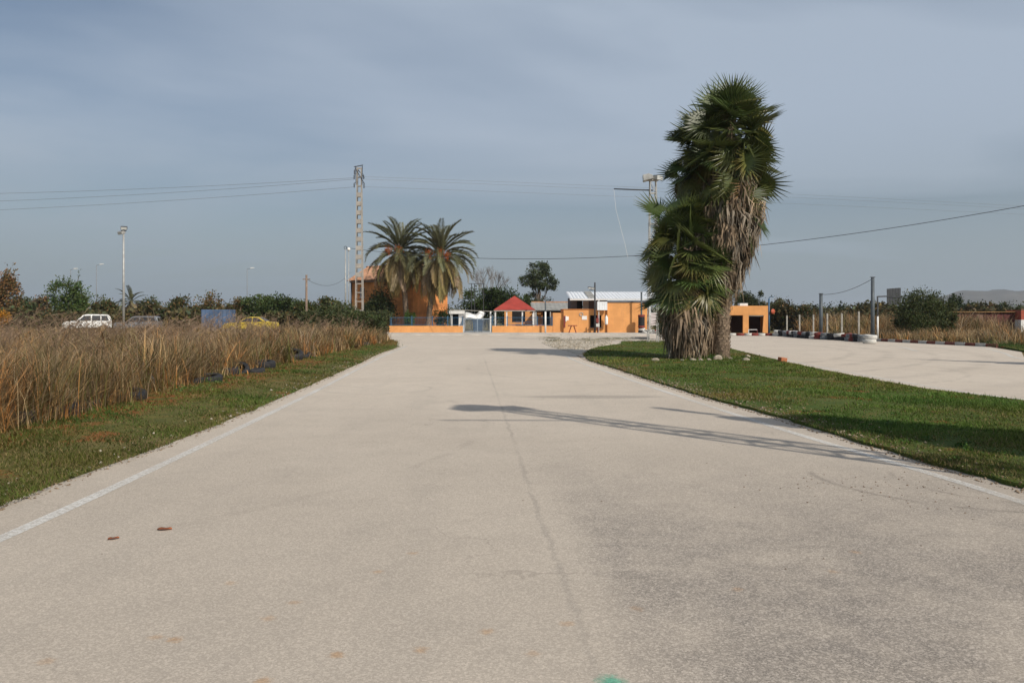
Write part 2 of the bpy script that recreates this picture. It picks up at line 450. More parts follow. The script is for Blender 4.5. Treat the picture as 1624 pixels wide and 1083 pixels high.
M_STEEL = pm('galvanised_steel', (0.42, 0.42, 0.40), 0.55, 0.2, 3, 0.3, dirt=(0.30, 0.27, 0.23))
M_PYLON = pm('weathered_pylon_steel', (0.36, 0.335, 0.30), 0.7, 0.2, 2, dirt=(0.36, 0.30, 0.24))
M_DARK = pm('dark_grey_metal', (0.055, 0.058, 0.062), 0.55, 0.25, 4)
M_POLE = pm('grey_blue_pole', (0.085, 0.10, 0.11), 0.5, 0.25, 2)
M_GREYW = pm('grey_block_wall', (0.115, 0.115, 0.12), 0.9, 0.25, 1.5)
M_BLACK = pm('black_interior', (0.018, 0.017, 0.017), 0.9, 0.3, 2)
M_BLUE = pm('blue_fence_paint', (0.055, 0.125, 0.21), 0.5, 0.2, 3)
M_BLUEGREY = pm('grey_blue_gate_paint', (0.30, 0.36, 0.42), 0.5, 0.15, 3)
M_REDROOF = pm('red_roofing', (0.34, 0.05, 0.036), 0.7, 0.2, 1.5)
M_TILE = pm('clay_tile', (0.46, 0.25, 0.15), 0.85, 0.35, 2.2, dirt=(0.27, 0.16, 0.11))
M_RUST = pm('rust_red_sheet', (0.115, 0.034, 0.03), 0.75, 0.4, 0.7, dirt=(0.07, 0.035, 0.03))
M_RUBBER = pm('black_rubber', (0.022, 0.023, 0.026), 0.75, 0.35, 5, dirt=(0.06, 0.05, 0.042))
M_TWHITE = pm('white_painted_rubber', (0.56, 0.55, 0.51), 0.7, 0.15, 5, dirt=(0.40, 0.37, 0.33))
M_TRED = pm('red_painted_rubber', (0.22, 0.045, 0.035), 0.7, 0.3, 5, dirt=(0.12, 0.04, 0.035))
M_TGREY = pm('grey_worn_rubber', (0.20, 0.215, 0.225), 0.75, 0.3, 5, dirt=(0.09, 0.09, 0.09))
M_KRED = pm('red_kerb_paint', (0.17, 0.058, 0.045), 0.85, 0.3, 3, dirt=(0.15, 0.07, 0.055))
M_KWHITE = pm('white_kerb_paint', (0.44, 0.43, 0.40), 0.85, 0.2, 3, dirt=(0.36, 0.33, 0.29))
M_GLASS = pm('dark_glass', (0.03, 0.035, 0.04), 0.08, 0.1, 1, spec=0.6)
M_WIRE = pm('cable_black', (0.05, 0.052, 0.058), 0.6, 0.1, 1)
M_STONE = pm('pale_limestone', (0.40, 0.345, 0.27), 0.9, 0.25, 4, dirt=(0.34, 0.26, 0.17), bump=0.5)
M_TERRA = pm('terracotta_block', (0.40, 0.15, 0.07), 0.9, 0.25, 6)
M_WOOD = pm('weathered_wood', (0.24, 0.175, 0.13), 0.9, 0.3, 3)
M_GREYROOF = pm('grey_fibre_cement', (0.30, 0.295, 0.27), 0.9, 0.2, 1.0, dirt=(0.21, 0.20, 0.18))

# ------------------------------------------------------------------ ground, pavement, islands
def dense(poly, step=0.3, jit=0.0, seed=0):
    out = []
    n = len(poly)
    for i in range(n):
        a = np.array(poly[i]); b = np.array(poly[(i + 1) % n]); L = np.linalg.norm(b - a); k = max(1, int(L / step))
        for j in range(k): out.append(a + (b - a) * j / k)
    out = np.array(out)
    if jit:
        dx = vnoise(out[:, 0], out[:, 1], 3.1, seed) * jit + vnoise(out[:, 0], out[:, 1], 9.0, seed + 2) * jit * 0.6
        dy = vnoise(out[:, 0], out[:, 1], 2.7, seed + 5) * jit
        out = out + np.stack([dx, dy], 1)
    return out

def catmull(pts, step=0.5):
    pts = [np.array(p, float) for p in pts]
    P = [2 * pts[0] - pts[1]] + pts + [2 * pts[-1] - pts[-2]]
    out = []
    for i in range(1, len(P) - 2):
        L = np.linalg.norm(P[i + 1] - P[i]); k = max(2, int(L / step))
        for j in range(k):
            t = j / k
            out.append(0.5 * ((2 * P[i]) + (-P[i - 1] + P[i + 1]) * t + (2 * P[i - 1] - 5 * P[i] + 4 * P[i + 1] - P[i + 2]) * t * t
                              + (-P[i - 1] + 3 * P[i] - 3 * P[i + 1] + P[i + 2]) * t ** 3))
    out.append(pts[-1])
    return out

def sheet(name, poly, z, mat, thick=0.0):
    import bmesh
    bm = bmesh.new()
    vs_ = [bm.verts.new((p[0], p[1], z)) for p in poly]
    f = bm.faces.new(vs_)
    if f.normal.z < 0: f.normal_flip()
    bm.normal_update()
    if f.normal.z < 0: f.normal_flip()
    if thick:
        low = [bm.verts.new((p[0], p[1], z - thick)) for p in poly]
        n = len(poly)
        for i in range(n):
            j = (i + 1) % n; bm.faces.new((vs_[i], low[i], low[j], vs_[j]))
    bmesh.ops.triangulate(bm, faces=[f])
    bmesh.ops.recalc_face_normals(bm, faces=bm.faces[:])
    me = bpy.data.meshes.new(name); bm.to_mesh(me); bm.free()
    if sum(p.normal.z for p in me.polygons) < 0: me.flip_normals()
    me.materials.append(mat)
    return tag(link_mesh(name, me), kind='structure')

# open ground reaching the horizon
gm = MB()
gm.add([(-6000, -400, -0.04), (6000, -400, -0.04), (6000, 9000, -0.04), (-6000, 9000, -0.04)], [(0, 1, 2, 3)])
tag(gm.build('ground', M_FIELD), kind='structure')

LEFT_EDGE = [(-4.25, -8), (-4.3, 3), (-4.36, 7), (-4.33, 11), (-4.5, 15), (-4.72, 19.3), (-5.2, 27.7), (-5.75, 36), (-5.95, 42), (-7.4, 53)]
RIGHT_EDGE = [(5.1, -8), (4.95, 3), (4.74, 7.6), (4.57, 8.75), (4.36, 11.1), (4.16, 13.6), (3.85, 15.8), (3.62, 18.4), (3.24, 23.9), (2.8, 30.1)]
paved = catmull(LEFT_EDGE, 1.0) + [(-9.5, 55), (-15, 57), (-24, 58), (-24, 70), (15, 70), (16.5, 73), (24, 73), (23.6, 58), (23.7, 53), (25.1, 43), (23.0, 37), (19.7, 31.5), (19.0, 26),
          (20, 21), (24, 16), (34, 10), (34, -8)]
paved = [tuple(p) for p in paved]
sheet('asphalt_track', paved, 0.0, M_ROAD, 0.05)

ISLAND = [tuple(p) for p in catmull(RIGHT_EDGE, 0.6)] + [(3.0, 34), (3.6, 38.5), (4.7, 43), (6.2, 47), (7.0, 52), (11.3, 52.5), (11.2, 47), (10.7, 40), (10.0, 34), (9.5, 28.6), (9.15, 24), (9.0, 20), (9.0, 17.6), (9.6, 15.0), (11.2, 12.4), (15, 9), (24, 5.5), (33, 3), (33, -7.5)]
IS_Z = 0.045
isl = dense(ISLAND, 0.22, 0.055, 3)
sheet('grass_island', isl, IS_Z, M_ISLAND, 0.06)

LE = np.array(catmull(LEFT_EDGE, 0.5))
def left_edge_x(y): return np.interp(y, LE[:, 1], LE[:, 0])
def left_z(x, y):
    d = left_edge_x(y) - x
    return 0.035 + 0.05 * np.clip(d / 2.2, 0, 1) + 0.11 * np.clip((d - 2.0) / 4.0, 0, 1) + 0.012 * vnoise(x, y, 1.4)
ys = np.concatenate([np.arange(-8, 53, 0.25), [53]])
offs = np.array([0, 0.12, 0.3, 0.6, 1.0, 1.5, 2.0, 2.5, 3.2, 4, 5, 7, 10, 16, 26, 45, 85])
gv = []
for y in ys:
    ex = left_edge_x(y) + 0.06 * vnoise(y, 1.0, 2.6) + 0.04 * vnoise(y, 3.0, 7.0)
    for i, o in enumerate(offs):
        x = ex - o
        gv.append((x, y, -0.02 if i == 0 else float(left_z(x, y)) * (0.8 if i == 1 else 1)))
W = len(offs); gf = []
for r in range(len(ys) - 1):
    for c in range(W - 1): gf.append((r * W + c + 1, r * W + c, (r + 1) * W + c, (r + 1) * W + c + 1))
vm = arr_mesh('left_verge', np.array(gv), np.array(gf)); vm.materials.append(M_VERGE)
if vm.polygons[40].normal.z < 0: vm.flip_normals()
tag(link_mesh('left_verge', vm), kind='structure')
# the field goes on behind the verge sheet
fp = [(-95, 52.8), (-7.6, 52.8), (-9.6, 54.8), (-15, 56.8), (-24.2, 57.8), (-24.2, 82), (-95, 82)]
sheet('dry_field_ground', dense(fp, 2.0, 0.05, 9), 0.12, M_FIELD, 0.15)
# right-hand ground beyond the kerb
fr = [(25.6, 43.2), (23.3, 37), (20.0, 31.5), (19.3, 26), (20.3, 21), (24.3, 16), (34, 10.5), (80, 10.5), (80, 74), (24.4, 74), (24.2, 58), (24.2, 53.2)]
sheet('right_field_ground', dense(fr, 0.6, 0.06, 13), 0.05, M_ISLAND, 0.08)

# painted lines
def strip(name, pts, w, z, mat, label=None):
    pts = [np.array(p, float) for p in catmull(pts, 0.6)]
    vs_, fs = [], []
    for i, p in enumerate(pts):
        a = pts[max(0, i - 1)]; b = pts[min(len(pts) - 1, i + 1)]; d = (b - a) / np.linalg.norm(b - a); n = np.array((-d[1], d[0])) * w / 2
        vs_ += [(*(p - n), z), (*(p + n), z)]
    for i in range(len(pts) - 1): fs.append((2 * i, 2 * i + 2, 2 * i + 3, 2 * i + 1))
    mb = MB().add(vs_, fs); o = mb.build(name, mat)
    if o.data.polygons[0].normal.z < 0: o.data.flip_normals()
    return tag(o, kind='structure')
strip('edge_line_left', [(-3.62, -6), (-3.66, 3), (-3.68, 5.9), (-3.75, 8.2), (-3.94, 12.4), (-4.27, 18.6), (-4.76, 26), (-5.2, 33), (-5.5, 39), (-5.7, 44.6)], 0.12, 0.004, M_LINE)
strip('edge_line_right', [(4.75, -6), (4.62, 3), (4.40, 7.05), (4.16, 9.1), (3.81, 11.75), (3.30, 17.0), (2.8, 23), (2.32, 29.3), (2.2, 33)], 0.12, 0.004, M_LINE)
strip('edge_line_inner_track', [(13.5, 11.2), (10.6, 14.0), (9.75, 16.2), (9.55, 18.5), (9.6, 22), (9.95, 28.6), (10.7, 36)], 0.11, 0.004, M_LINE)
strip('edge_line_outer_track', [(18.9, 26), (19.3, 31), (21.4, 35.6), (23.3, 40), (24.4, 43.3)], 0.14, 0.004, M_LINE)
strip('painted_arc', [G(1395, 547), G(1425, 549.5), G(1455, 557)], 0.16, 0.004, M_LINE)
strip('painted_tick', [G(1490, 551), (G(1503, 553))], 0.14, 0.004, M_LINE)

# pale gravel apron between the road and the lattice tower
M_GRAVEL = pm('pale_gravel', (0.50, 0.44, 0.35), 0.95, 0.35, 1.6, dirt=(0.33, 0.27, 0.18), bump=0.8, fine=26)
grav = dense([(2.9, 33.5), (3.3, 38), (4.3, 43.2), (5.6, 47), (6.4, 53), (8.2, 58), (3.2, 59), (1.8, 50), (2.2, 42)], 0.3, 0.14, 21)
sheet('gravel_apron', grav, 0.012, M_GRAVEL, 0.03)
# pavement in front of the orange walls
sheet('concrete_pavement', [(-13.2, 69.5), (15.5, 69.5), (15.5, 80), (-13.2, 80)], 0.10, M_CONC_PALE, 0.15)

# ------------------------------------------------------------------ vegetation generators
def unit(n, rng):
    v = rng.normal(size=(n, 3)); return v / np.linalg.norm(v, axis=1, keepdims=True)

def leaf_mesh(name, pts, size, cols, rng, up=0.0, mat=None, aspect=0.5, dirs=None):
    """one rhombus per point"""
    n = len(pts)
    a = unit(n, rng)
    if dirs is not None: a = a * 0.6 + dirs; a /= np.linalg.norm(a, axis=1, keepdims=True)
    a[:, 2] += up; a /= np.linalg.norm(a, axis=1, keepdims=True)
    b = np.cross(a, unit(n, rng)); b /= (np.linalg.norm(b, axis=1, keepdims=True) + 1e-6)
    s = (size * (0.6 + 0.8 * rng.random(n)))[:, None]
    v = np.stack([pts - a * s, pts + b * s * aspect, pts + a * s, pts - b * s * aspect], 1).reshape(-1, 3)
    f = np.arange(4 * n).reshape(n, 4)
    me = arr_mesh(name, v, f, np.repeat(cols, 4, axis=0))
    me.materials.append(mat or M_LEAF)
    return me

def crown_points(blobs, n, rng, clumps=14, spread=0.33, shell=0.55):
    """leaf positions gathered into clumps spread over ellipsoids; returns points, clump brightness, outward dirs"""
    P, B, Dr = [], [], []
    tot = sum(b[3] * b[4] * b[5] for b in blobs)
    for (cx, cy, cz, rx, ry, rz) in blobs:
        k = max(3, int(clumps * rx * ry * rz / tot * len(blobs) ** 0.3)); m = int(n * rx * ry * rz / tot)
        d = unit(k, rng); r = (shell + (1 - shell) * rng.random(k) ** 0.7)[:, None]
        cc = d * r * np.array((rx, ry, rz)) * 0.86
        br = 0.72 + 0.55 * rng.random(k)
        idx = rng.integers(0, k, m)
        off = np.clip(rng.normal(size=(m, 3)), -1.9, 1.9) * np.array((rx, ry, rz)) * spread * (0.6 + 0.7 * rng.random(k))[idx][:, None] * 0.62
        p = cc[idx] + off
        P.append(p + np.array((cx, cy, cz))); B.append(br[idx]); Dr.append(d[idx])
    return np.concatenate(P), np.concatenate(B), np.concatenate(Dr)

def tints(base, br, rng, jit=0.18, warm=0.0):
    n = len(br); c = np.tile(np.array(base), (n, 1)) * br[:, None]
    c *= (1 + jit * rng.normal(size=(n, 1))).clip(0.4, 1.8)
    c[:, 0] *= 1 + jit * 0.8 * rng.normal(size=n); c[:, 2] *= 1 + jit * 0.6 * rng.normal(size=n)
    if warm:
        k = rng.random(n) < warm; c[k] = np.array((0.17, 0.10, 0.05)) * (0.7 + 0.6 * rng.random((k.sum(), 1)))
    return (c * np.array((1.5, 1.32, 1.1))).clip(0.004, 0.9)

def limbs(mb, base, tips, r):
    base = Vector(base)
    for tp in tips:
        tp = Vector(tp); mid = base.lerp(tp, 0.5) + Vector((random.uniform(-.1, .1), random.uniform(-.1, .1), 0.1)) * (tp - base).length
        mb.cyl(base, mid, r, r * 0.65, 6, False); mb.cyl(mid, tp, r * 0.65, r * 0.2, 6, False)

def tree(name, label, x, y, h, w, col, n=2600, leaf=0.16, style='round', cat='tree', group=None, z0=0.0, trunk=None, warm=0.0, seed=1, dp=None, clumps=22):
    n = int(n * 2.2); leaf = leaf * 0.66; clumps = int(clumps * 1.5)
    rng = np.random.default_rng(seed)
    r = root(name, label, cat, (x, y, z0), 0, group)
    w2 = w / 2; d2 = (dp or w) / 2
    tb = MB()
    if style == 'round':
        t0 = 0.12 * h if trunk is None else trunk
        blobs = [(0, 0, (h + t0) / 2, w2 * 0.82, d2 * 0.82, (h - t0) / 2 * 0.92)]
        for k in range(4):
            a = rng.random() * 6.28; rr = 0.42 + 0.2 * rng.random()
            blobs.append((math.cos(a) * w2 * 0.55, math.sin(a) * d2 * 0.55, t0 + (h - t0) * (0.3 + 0.42 * rng.random()), w2 * rr, d2 * rr, (h - t0) * 0.28))
    elif style == 'conic':
        t0 = 0.05 * h; blobs = []
        for k in range(6):
            q = k / 5; blobs.append((rng.normal() * 0.05 * w, 0, t0 + h * (0.16 + 0.74 * q), w2 * (1 - q * 0.86), d2 * (1 - q * 0.86), h * (0.17 - 0.06 * q)))
    elif style == 'cypress':
        t0 = 0.04 * h; blobs = []
        for k in range(9):
            q = k / 8; ww = w2 * (0.75 + 0.35 * math.sin(q * 2.2)) * (1 - q ** 2.4 * 0.9)
            blobs.append((0, 0, t0 + h * (0.06 + 0.88 * q), ww, ww, h * 0.085))
    elif style == 'pine':
        t0 = 0.4 * h
        blobs = [(0.02 * w, 0, h * 0.87, w2 * 0.55, w2 * 0.5, h * 0.14), (-w2 * 0.5, 0, h * 0.72, w2 * 0.48, w2 * 0.5, h * 0.10), (w2 * 0.55, 0, h * 0.66, w2 * 0.42, w2 * 0.45, h * 0.13),
                 (0, -0.1, h * 0.66, w2 * 0.5, w2 * 0.5, h * 0.12), (-w2 * 0.3, 0, h * 0.42, w2 * 0.4, w2 * 0.4, h * 0.10), (w2 * 0.35, 0, h * 0.35, w2 * 0.45, w2 * 0.4, h * 0.14)]
    p, br, dr = crown_points(blobs, n, rng, clumps)
    p[:, 2] = np.clip(p[:, 2], 0.03, None)
    cols = tints(col, br, rng, 0.2, warm)
    cm = leaf_mesh('crown', p, leaf, cols, rng, 0.15, dirs=dr * 0.7)
    tb.cyl((0, 0, -0.25), (0.02 * w, 0, t0 + 0.35 * (h - t0)), 0.035 * h ** 0.9 + 0.03, 0.02 * h ** 0.9, 8)
    tips = [(b[0], b[1], b[2]) for b in blobs[:6]]
    limbs(tb, (0.01 * w, 0, max(t0 * 0.7, 0.1)), tips, 0.012 * h + 0.02)
    tb.build('trunk', M_BARK, r)
    link_mesh('crown', cm, r)
    return r

def bare_tree(name, label, x, y, h, w, seed=3):
    rng = random.Random(seed)
    r = root(name, label, 'tree', (x, y, 0))
    tr = MB(); cr = MB()
    tr.cyl((0, 0, -0.2), (0, 0, h * 0.35), 0.13, 0.09, 8)
    def grow(p, d, L, rr, lev):
        q = p + d * L
        cr.cyl(p, q, rr, rr * 0.65, 4, False)
        if lev == 0: return
        for k in range(3 if lev > 1 else 4):
            nd = (d + Vector((rng.uniform(-.6, .6), rng.uniform(-.6, .6), rng.uniform(-.15, .5)))).normalized()
            grow(p + d * L * rng.uniform(0.55, 1.0), nd, L * rng.uniform(0.6, 0.8), rr * 0.6, lev - 1)
    for k in range(5):
        a = k * 1.26 + rng.uniform(-.3, .3)
        grow(Vector((0, 0, h * 0.33)), Vector((math.cos(a) * 0.55, math.sin(a) * 0.55, 0.85)).normalized(), h * 0.27, 0.06, 4)
    tr.build('trunk', M_BARK, r)
    cr.build('bare_branches', pm('grey_twig', (0.21, 0.18, 0.155), 0.9, 0.2, 3), r)
    return r

# ---- blades: short turf and tall dry grass, vectorised
def blades(name, bx, by, bz, h, w, lean, cols, rng, seg=1, mat=None, tipcol=None, adir=None):
    n = len(bx); a = rng.random(n) * 6.2832 if adir is None else adir
    base = np.stack([bx, by, bz], 1)
    ld = np.stack([np.cos(a), np.sin(a), np.zeros(n)], 1)
    wa = a + 1.5708 + rng.normal(size=n) * 0.5
    wd = np.stack([np.cos(wa), np.sin(wa), np.zeros(n)], 1) * (w / 2)[:, None]
    H = h[:, None]; L = (lean * h)[:, None]
    up = np.array((0, 0, 1.0))
    if seg == 1:
        v = np.stack([base - wd, base + wd, base + ld * L + up * H], 1).reshape(-1, 3)
        me = arr_mesh(name, v, np.arange(3 * n).reshape(n, 3), np.repeat(cols, 3, 0))
    else:
        m1 = base + ld * L * 0.18 + up * H * 0.45
        m2 = base + ld * L * 0.55 + up * H * 0.8
        tp = base + ld * L * 1.15 + up * H * (1.02 - 0.12 * lean[:, None])
        v = np.stack([base - wd, base + wd, m1 + wd * 0.9, m1 - wd * 0.9, m2 + wd * 0.65, m2 - wd * 0.65, tp], 1).reshape(-1, 3)
        o = (np.arange(n) * 7)[:, None]
        f = np.concatenate([o + np.array([[0, 1, 2]]), o + np.array([[0, 2, 3]]), o + np.array([[3, 2, 4]]), o + np.array([[3, 4, 5]]), o + np.array([[5, 4, 6]])])
        tc = np.repeat(cols, 7, 0)
        if tipcol is not None:
            tc = tc.reshape(n, 7, 3); tc[:, 4:] = tipcol[:, None, :]; tc = tc.reshape(-1, 3)
        me = arr_mesh(name, v, f, tc)
    me.materials.append(mat or M_GRASS)
    return me

def inside(px, py, poly):
    poly = np.asarray(poly); x0, y0 = poly[:, 0], poly[:, 1]; x1, y1 = np.roll(x0, -1), np.roll(y0, -1)
    r = np.zeros(len(px), bool)
    for a, b, c, d in zip(x0, y0, x1, y1):
        k = ((b > py) != (d > py)); k2 = px < (c - a) * (py - b) / ((d - b) if d != b else 1e-9) + a
        r ^= (k & k2)
    return r

def turf(name, label, sampler, n, zf, seed, dens_seed, green=(0.075, 0.125, 0.022)):
    rng = np.random.default_rng(seed)
    x, y = sampler(n, rng)
    dn = vnoise(x, y, 0.9, dens_seed) * 0.6 + vnoise(x, y, 2.7, dens_seed + 3) * 0.5
    ed = np.abs(x - np.interp(y, [p[1] for p in RIGHT_EDGE], [p[0] for p in RIGHT_EDGE])) if name == 'island_grass' else np.full(len(x), 9.0)
    near = np.exp(-ed / 0.7)
    keep = rng.random(len(x)) < np.clip(0.70 + 0.95 * dn - 0.45 * near, 0.04, 1)
    x, y, dn, near = x[keep], y[keep], dn[keep], near[keep]
    D = np.hypot(x, y); k = np.clip(D / 9, 1, 3.2)
    h = (0.022 + 0.035 * rng.random(len(x))) * (0.8 + 0.5 * np.clip(dn, -0.6, 1)) * (0.85 + 0.15 * k)
    tall = rng.random(len(x)) < 0.006; h[tall] *= 2.2
    w = (0.006 + 0.006 * rng.random(len(x))) * k
    c = np.tile(np.array(green), (len(x), 1)) * (0.65 + 0.7 * rng.random((len(x), 1)))
    pal = vnoise(x, y, 0.5, dens_seed + 7)
    c[:, 0] *= 1 + 0.35 * np.clip(pal, -0.8, 1); c *= (1 + 0.3 * vnoise(x, y, 1.9, 4.4) + 0.22 * vnoise(x, y, 0.35, 9.1))[:, None].clip(0.45, 1.7)
    dry = rng.random(len(x)) < np.clip(0.20 + 0.28 * pal - 0.25 * dn + (0.12 if name == 'verge_grass' else 0) + 0.4 * near, 0.03, 0.75)
    c[dry] = np.array((0.23, 0.175, 0.075)) * (0.6 + 0.6 * rng.random((dry.sum(), 1)))
    me = blades(name, x, y, zf(x, y), h, w, 0.4 + 0.9 * rng.random(len(x)), c, rng)
    return tag(link_mesh(name, me), label, 'grass', kind='stuff')

def samp_left(n, rng):
    q = rng.random(n); D = 1 / (q / 3.5 ** 0.8 + (1 - q) / 54 ** 0.8) ** (1 / 0.8)
    off = -0.10 + 3.5 * rng.random(n) ** 0.95
    return left_edge_x(D) - off + 0.05 * vnoise(D, 2.0, 3.0), D
turf('verge_grass', 'short green and straw turf along the left road edge', samp_left, 200000, left_z, 5, 1.3, (0.10, 0.118, 0.024))

isl_np = np.array(ISLAND)
def samp_island(n, rng):
    q = rng.random(n * 2); D = 1 / (q / 4.0 ** 0.7 + (1 - q) / 54 ** 0.7) ** (1 / 0.7)
    lo = np.interp(D, [3, 5, 8, 18, 30, 54], [4.7, 4.6, 4.4, 3.4, 2.6, 2.6]); hi = np.minimum(D * 0.72 + 3.6, 19)
    x = lo + (hi - lo) * rng.random(n * 2)
    k = inside(x + 0.07, D, isl_np) & (hi > lo)
    return x[k], D[k]
turf('island_grass', 'short green turf on the island between the two tracks', samp_island, 290000, lambda x, y: np.full(len(x), IS_Z - 0.002), 6, 4.1, (0.108, 0.140, 0.024))

fr_np = np.array(fr)
def samp_right(n, rng):
    D = 27 + 19 * rng.random(n * 3); x = 18.8 + 16 * rng.random(n * 3)
    k = inside(x, D, fr_np) & (x < D * 0.72)
    return x[k][:n], D[k][:n]
turf('far_verge_grass', 'green turf at the far right beyond the outer track', samp_right, 22000, lambda x, y: np.full(len(x), 0.05), 8, 2.2)

# low broad-leaved weeds and small clumps along the edges
def weeds(name, label, spots, seed, col=(0.06, 0.13, 0.025)):
    rng = np.random.default_rng(seed); P, B = [], []
    for (x, y, z, r, h, n) in spots:
        d = rng.normal(size=(n, 3)) * np.array((r, r, h * 0.5)) * 0.6; d[:, 2] = np.abs(d[:, 2])
        P.append(d + np.array((x, y, z + 0.01))); B.append(0.7 + 0.6 * rng.random(n))
    P = np.concatenate(P); B = np.concatenate(B)
    me = leaf_mesh(name, P, 0.022, tints(np.array(col) * 0.7, B, rng, 0.22), rng, 0.4, aspect=0.4)
    return tag(link_mesh(name, me), label, 'weeds', kind='stuff')
sp_ = []
for k in range(26):
    y = random.uniform(6, 15); x = np.interp(y, [p[1] for p in RIGHT_EDGE], [p[0] for p in RIGHT_EDGE]) + random.uniform(0.1, 1.1)
    sp_.append((x, y, IS_Z, random.uniform(.05, .13), random.uniform(.05, .13), 40))
for k in range(40):
    q_ = (random.uniform(4.5, 9.2), random.uniform(12, 32))
    if inside(np.array([q_[0] + .3]), np.array([q_[1]]), isl_np)[0]: sp_.append((*q_, IS_Z, random.uniform(.06, .14), random.uniform(.04, .09), 30))
weeds('island_weeds', 'small leafy weeds along the edge of the grass island', sp_, 31)
weeds('palm_foot_weeds', 'green weeds round the foot of the fan palms', [(7.0 + random.uniform(-.9, .9), 30.0 + random.uniform(-.4, .4), IS_Z, .22, .3, 90) for k in range(14)] + [(8.75, 29.5, IS_Z, .12, .2, 60)], 33, (0.05, 0.125, 0.02))
weeds('verge_weeds', 'pale leafy weeds by the buried tyres', [(X(270, 17) + random.uniform(-.5, .9), 17 + random.uniform(-1.0, 1.5), .12, .15, .22, 70) for k in range(9)] + [(-6.4 + random.uniform(-.4, .8), random.uniform(28, 40), .1, .35, .25, 90) for k in range(26)], 35, (0.075, 0.14, 0.035))
weeds('kerb_weeds', 'dark green weeds behind the red and white kerb', [(25.6 + random.uniform(0, 2.5), random.uniform(42, 52), .05, .45, .4, 150) for k in range(24)] + [(25 + random.uniform(-.6, 4), random.uniform(36, 43), .05, .4, .3, 120) for k in range(16)], 36, (0.05, 0.10, 0.022))
weeds('apron_weeds', 'thin weeds growing on the gravel apron', [(random.uniform(2.2, 9.5), random.choice([55.0, 57.5, 59.5, 52.5]) + random.uniform(-.3, .3), .03, .35, .14, 70) for k in range(40)], 37, (0.09, 0.10, 0.03))

# ---- the tall dry grass field on the left
def dry_field(name, label, pts, seed, hmin, hmax, nb, wmul=1.0, spread=0.16, greenp=0.14):
    rng = np.random.default_rng(seed)
    gapn = vnoise(pts[:, 0], pts[:, 1], 1.9, 8.0) + 0.5 * vnoise(pts[:, 0], pts[:, 1], 4.3, 3.0)
    pts = pts[gapn + 0.5 * rng.random(len(pts)) > -0.25]
    cx, cy, cz = pts[:, 0], pts[:, 1], pts[:, 2]; n = len(cx)
    pal = np.array([(0.38, 0.225, 0.085), (0.30, 0.195, 0.085), (0.43, 0.315, 0.165), (0.19, 0.12, 0.055), (0.31, 0.23, 0.145), (0.43, 0.20, 0.062), (0.10, 0.07, 0.035)])
    ci = pal[rng.integers(0, len(pal), n)] * (0.75 + 0.5 * rng.random((n, 1)))
    zone = vnoise(cx, cy, 0.55, 6.0)
    g = rng.random(n) < np.clip(greenp + 0.25 * zone, 0.02, 0.6)
    ci[g] = np.array((0.125, 0.125, 0.035)) * (0.7 + 0.6 * rng.random((g.sum(), 1)))
    hh = (hmin + (hmax - hmin) * rng.random(n) ** 1.3) * (1 + 0.2 * vnoise(cx, cy, 0.8, 2.0))
    idx = np.repeat(np.arange(n), nb); m = len(idx)
    sp = spread * (0.5 + rng.random(n))[idx]
    bx = cx[idx] + rng.normal(size=m) * sp; by = cy[idx] + rng.normal(size=m) * sp
    h = hh[idx] * (0.4 + 0.65 * rng.random(m)); D = np.hypot(bx, by)
    w = (0.0045 + 0.006 * rng.random(m)) * wmul * np.clip(D / 13, 1, 3)
    leafy = rng.random(m) < 0.12; w[leafy] *= 2.3
    c = ci[idx] * (0.6 + 0.75 * rng.random((m, 1)))
    tip = np.array((0.32, 0.24, 0.155)) * (0.65 + 0.7 * rng.random((m, 1)))
    tip = c * 0.62 + tip * 0.38
    adir = (rng.random(n) * 6.2832)[idx] + rng.normal(size=m) * 0.9
    lean = np.abs(rng.normal(size=m)) * 0.4 + 0.04 + (0.65 * rng.random(n) ** 1.6)[idx]
    bent = rng.random(m) < 0.2; lean[bent] += 0.9; h[bent] *= 0.6
    low = rng.random(m) < 0.32; h[low] *= 0.42; lean[low] += 0.7
    me = blades(name, bx, by, cz[idx], h, w, lean, c, rng, 3, M_DRY, tip, adir)
    return tag(link_mesh(name, me), label, 'dry grass', kind='stuff')

def field_edge(y): return np.interp(y, [5, 11, 15.6, 20, 30, 48, 54], [-6.6, -6.95, -7.3, -7.55, -7.85, -8.0, -8.3])
rng = np.random.default_rng(77)
n = 7400; q = rng.random(n); yy = 1 / (q / 7.0 ** .6 + (1 - q) / 54 ** .6) ** (1 / .6); off = rng.random(n) ** 1.5 * 5.0
xx = field_edge(yy) - off + 0.25 * vnoise(yy, 1., 1.1)
pq = rng.random(900); py_ = 1 / (pq / 7.0 ** .6 + (1 - pq) / 50 ** .6) ** (1 / .6); px2 = field_edge(py_) + 0.25 + 0.22 * vnoise(py_, 1., 1.1) - 0.7 * rng.random(900)
dry_field('dry_grass_fringe', 'short arching straw grass fringing the field over the tyres', np.stack([px2, py_, left_z(px2, py_)], 1), 47, 0.18, 0.62, 26, 0.8, 0.12, 0.2)
dry_field('dry_grass_edge', 'tall tan dry grass massed along the verge on the left', np.stack([xx, yy, left_z(xx, yy)], 1), 41, 0.4, 1.24, 38, 0.85, 0.17, 0.26)
n = 4600; yy = 9 + 62 * rng.random(n) ** 1.2; xx = field_edge(np.clip(yy, 5, 54)) - 4.0 - (yy * 0.66) * rng.random(n)
k = xx > -yy * 0.70 - 2; xx, yy = xx[k], yy[k]
k = ~((yy > 57.2) & (xx > -25)); xx, yy = xx[k], yy[k]
keep = np.ones(len(xx), bool)
for (cx_, cy_, rx_, ry_) in ((-41.4, 80, 4, 4), (-22.9, 72, 4, 3), (-37.9, 83, 4, 4), (-27.4, 76, 3, 3)):
    keep &= ~((np.abs(xx - cx_) < rx_) & (np.abs(yy - cy_) < ry_))
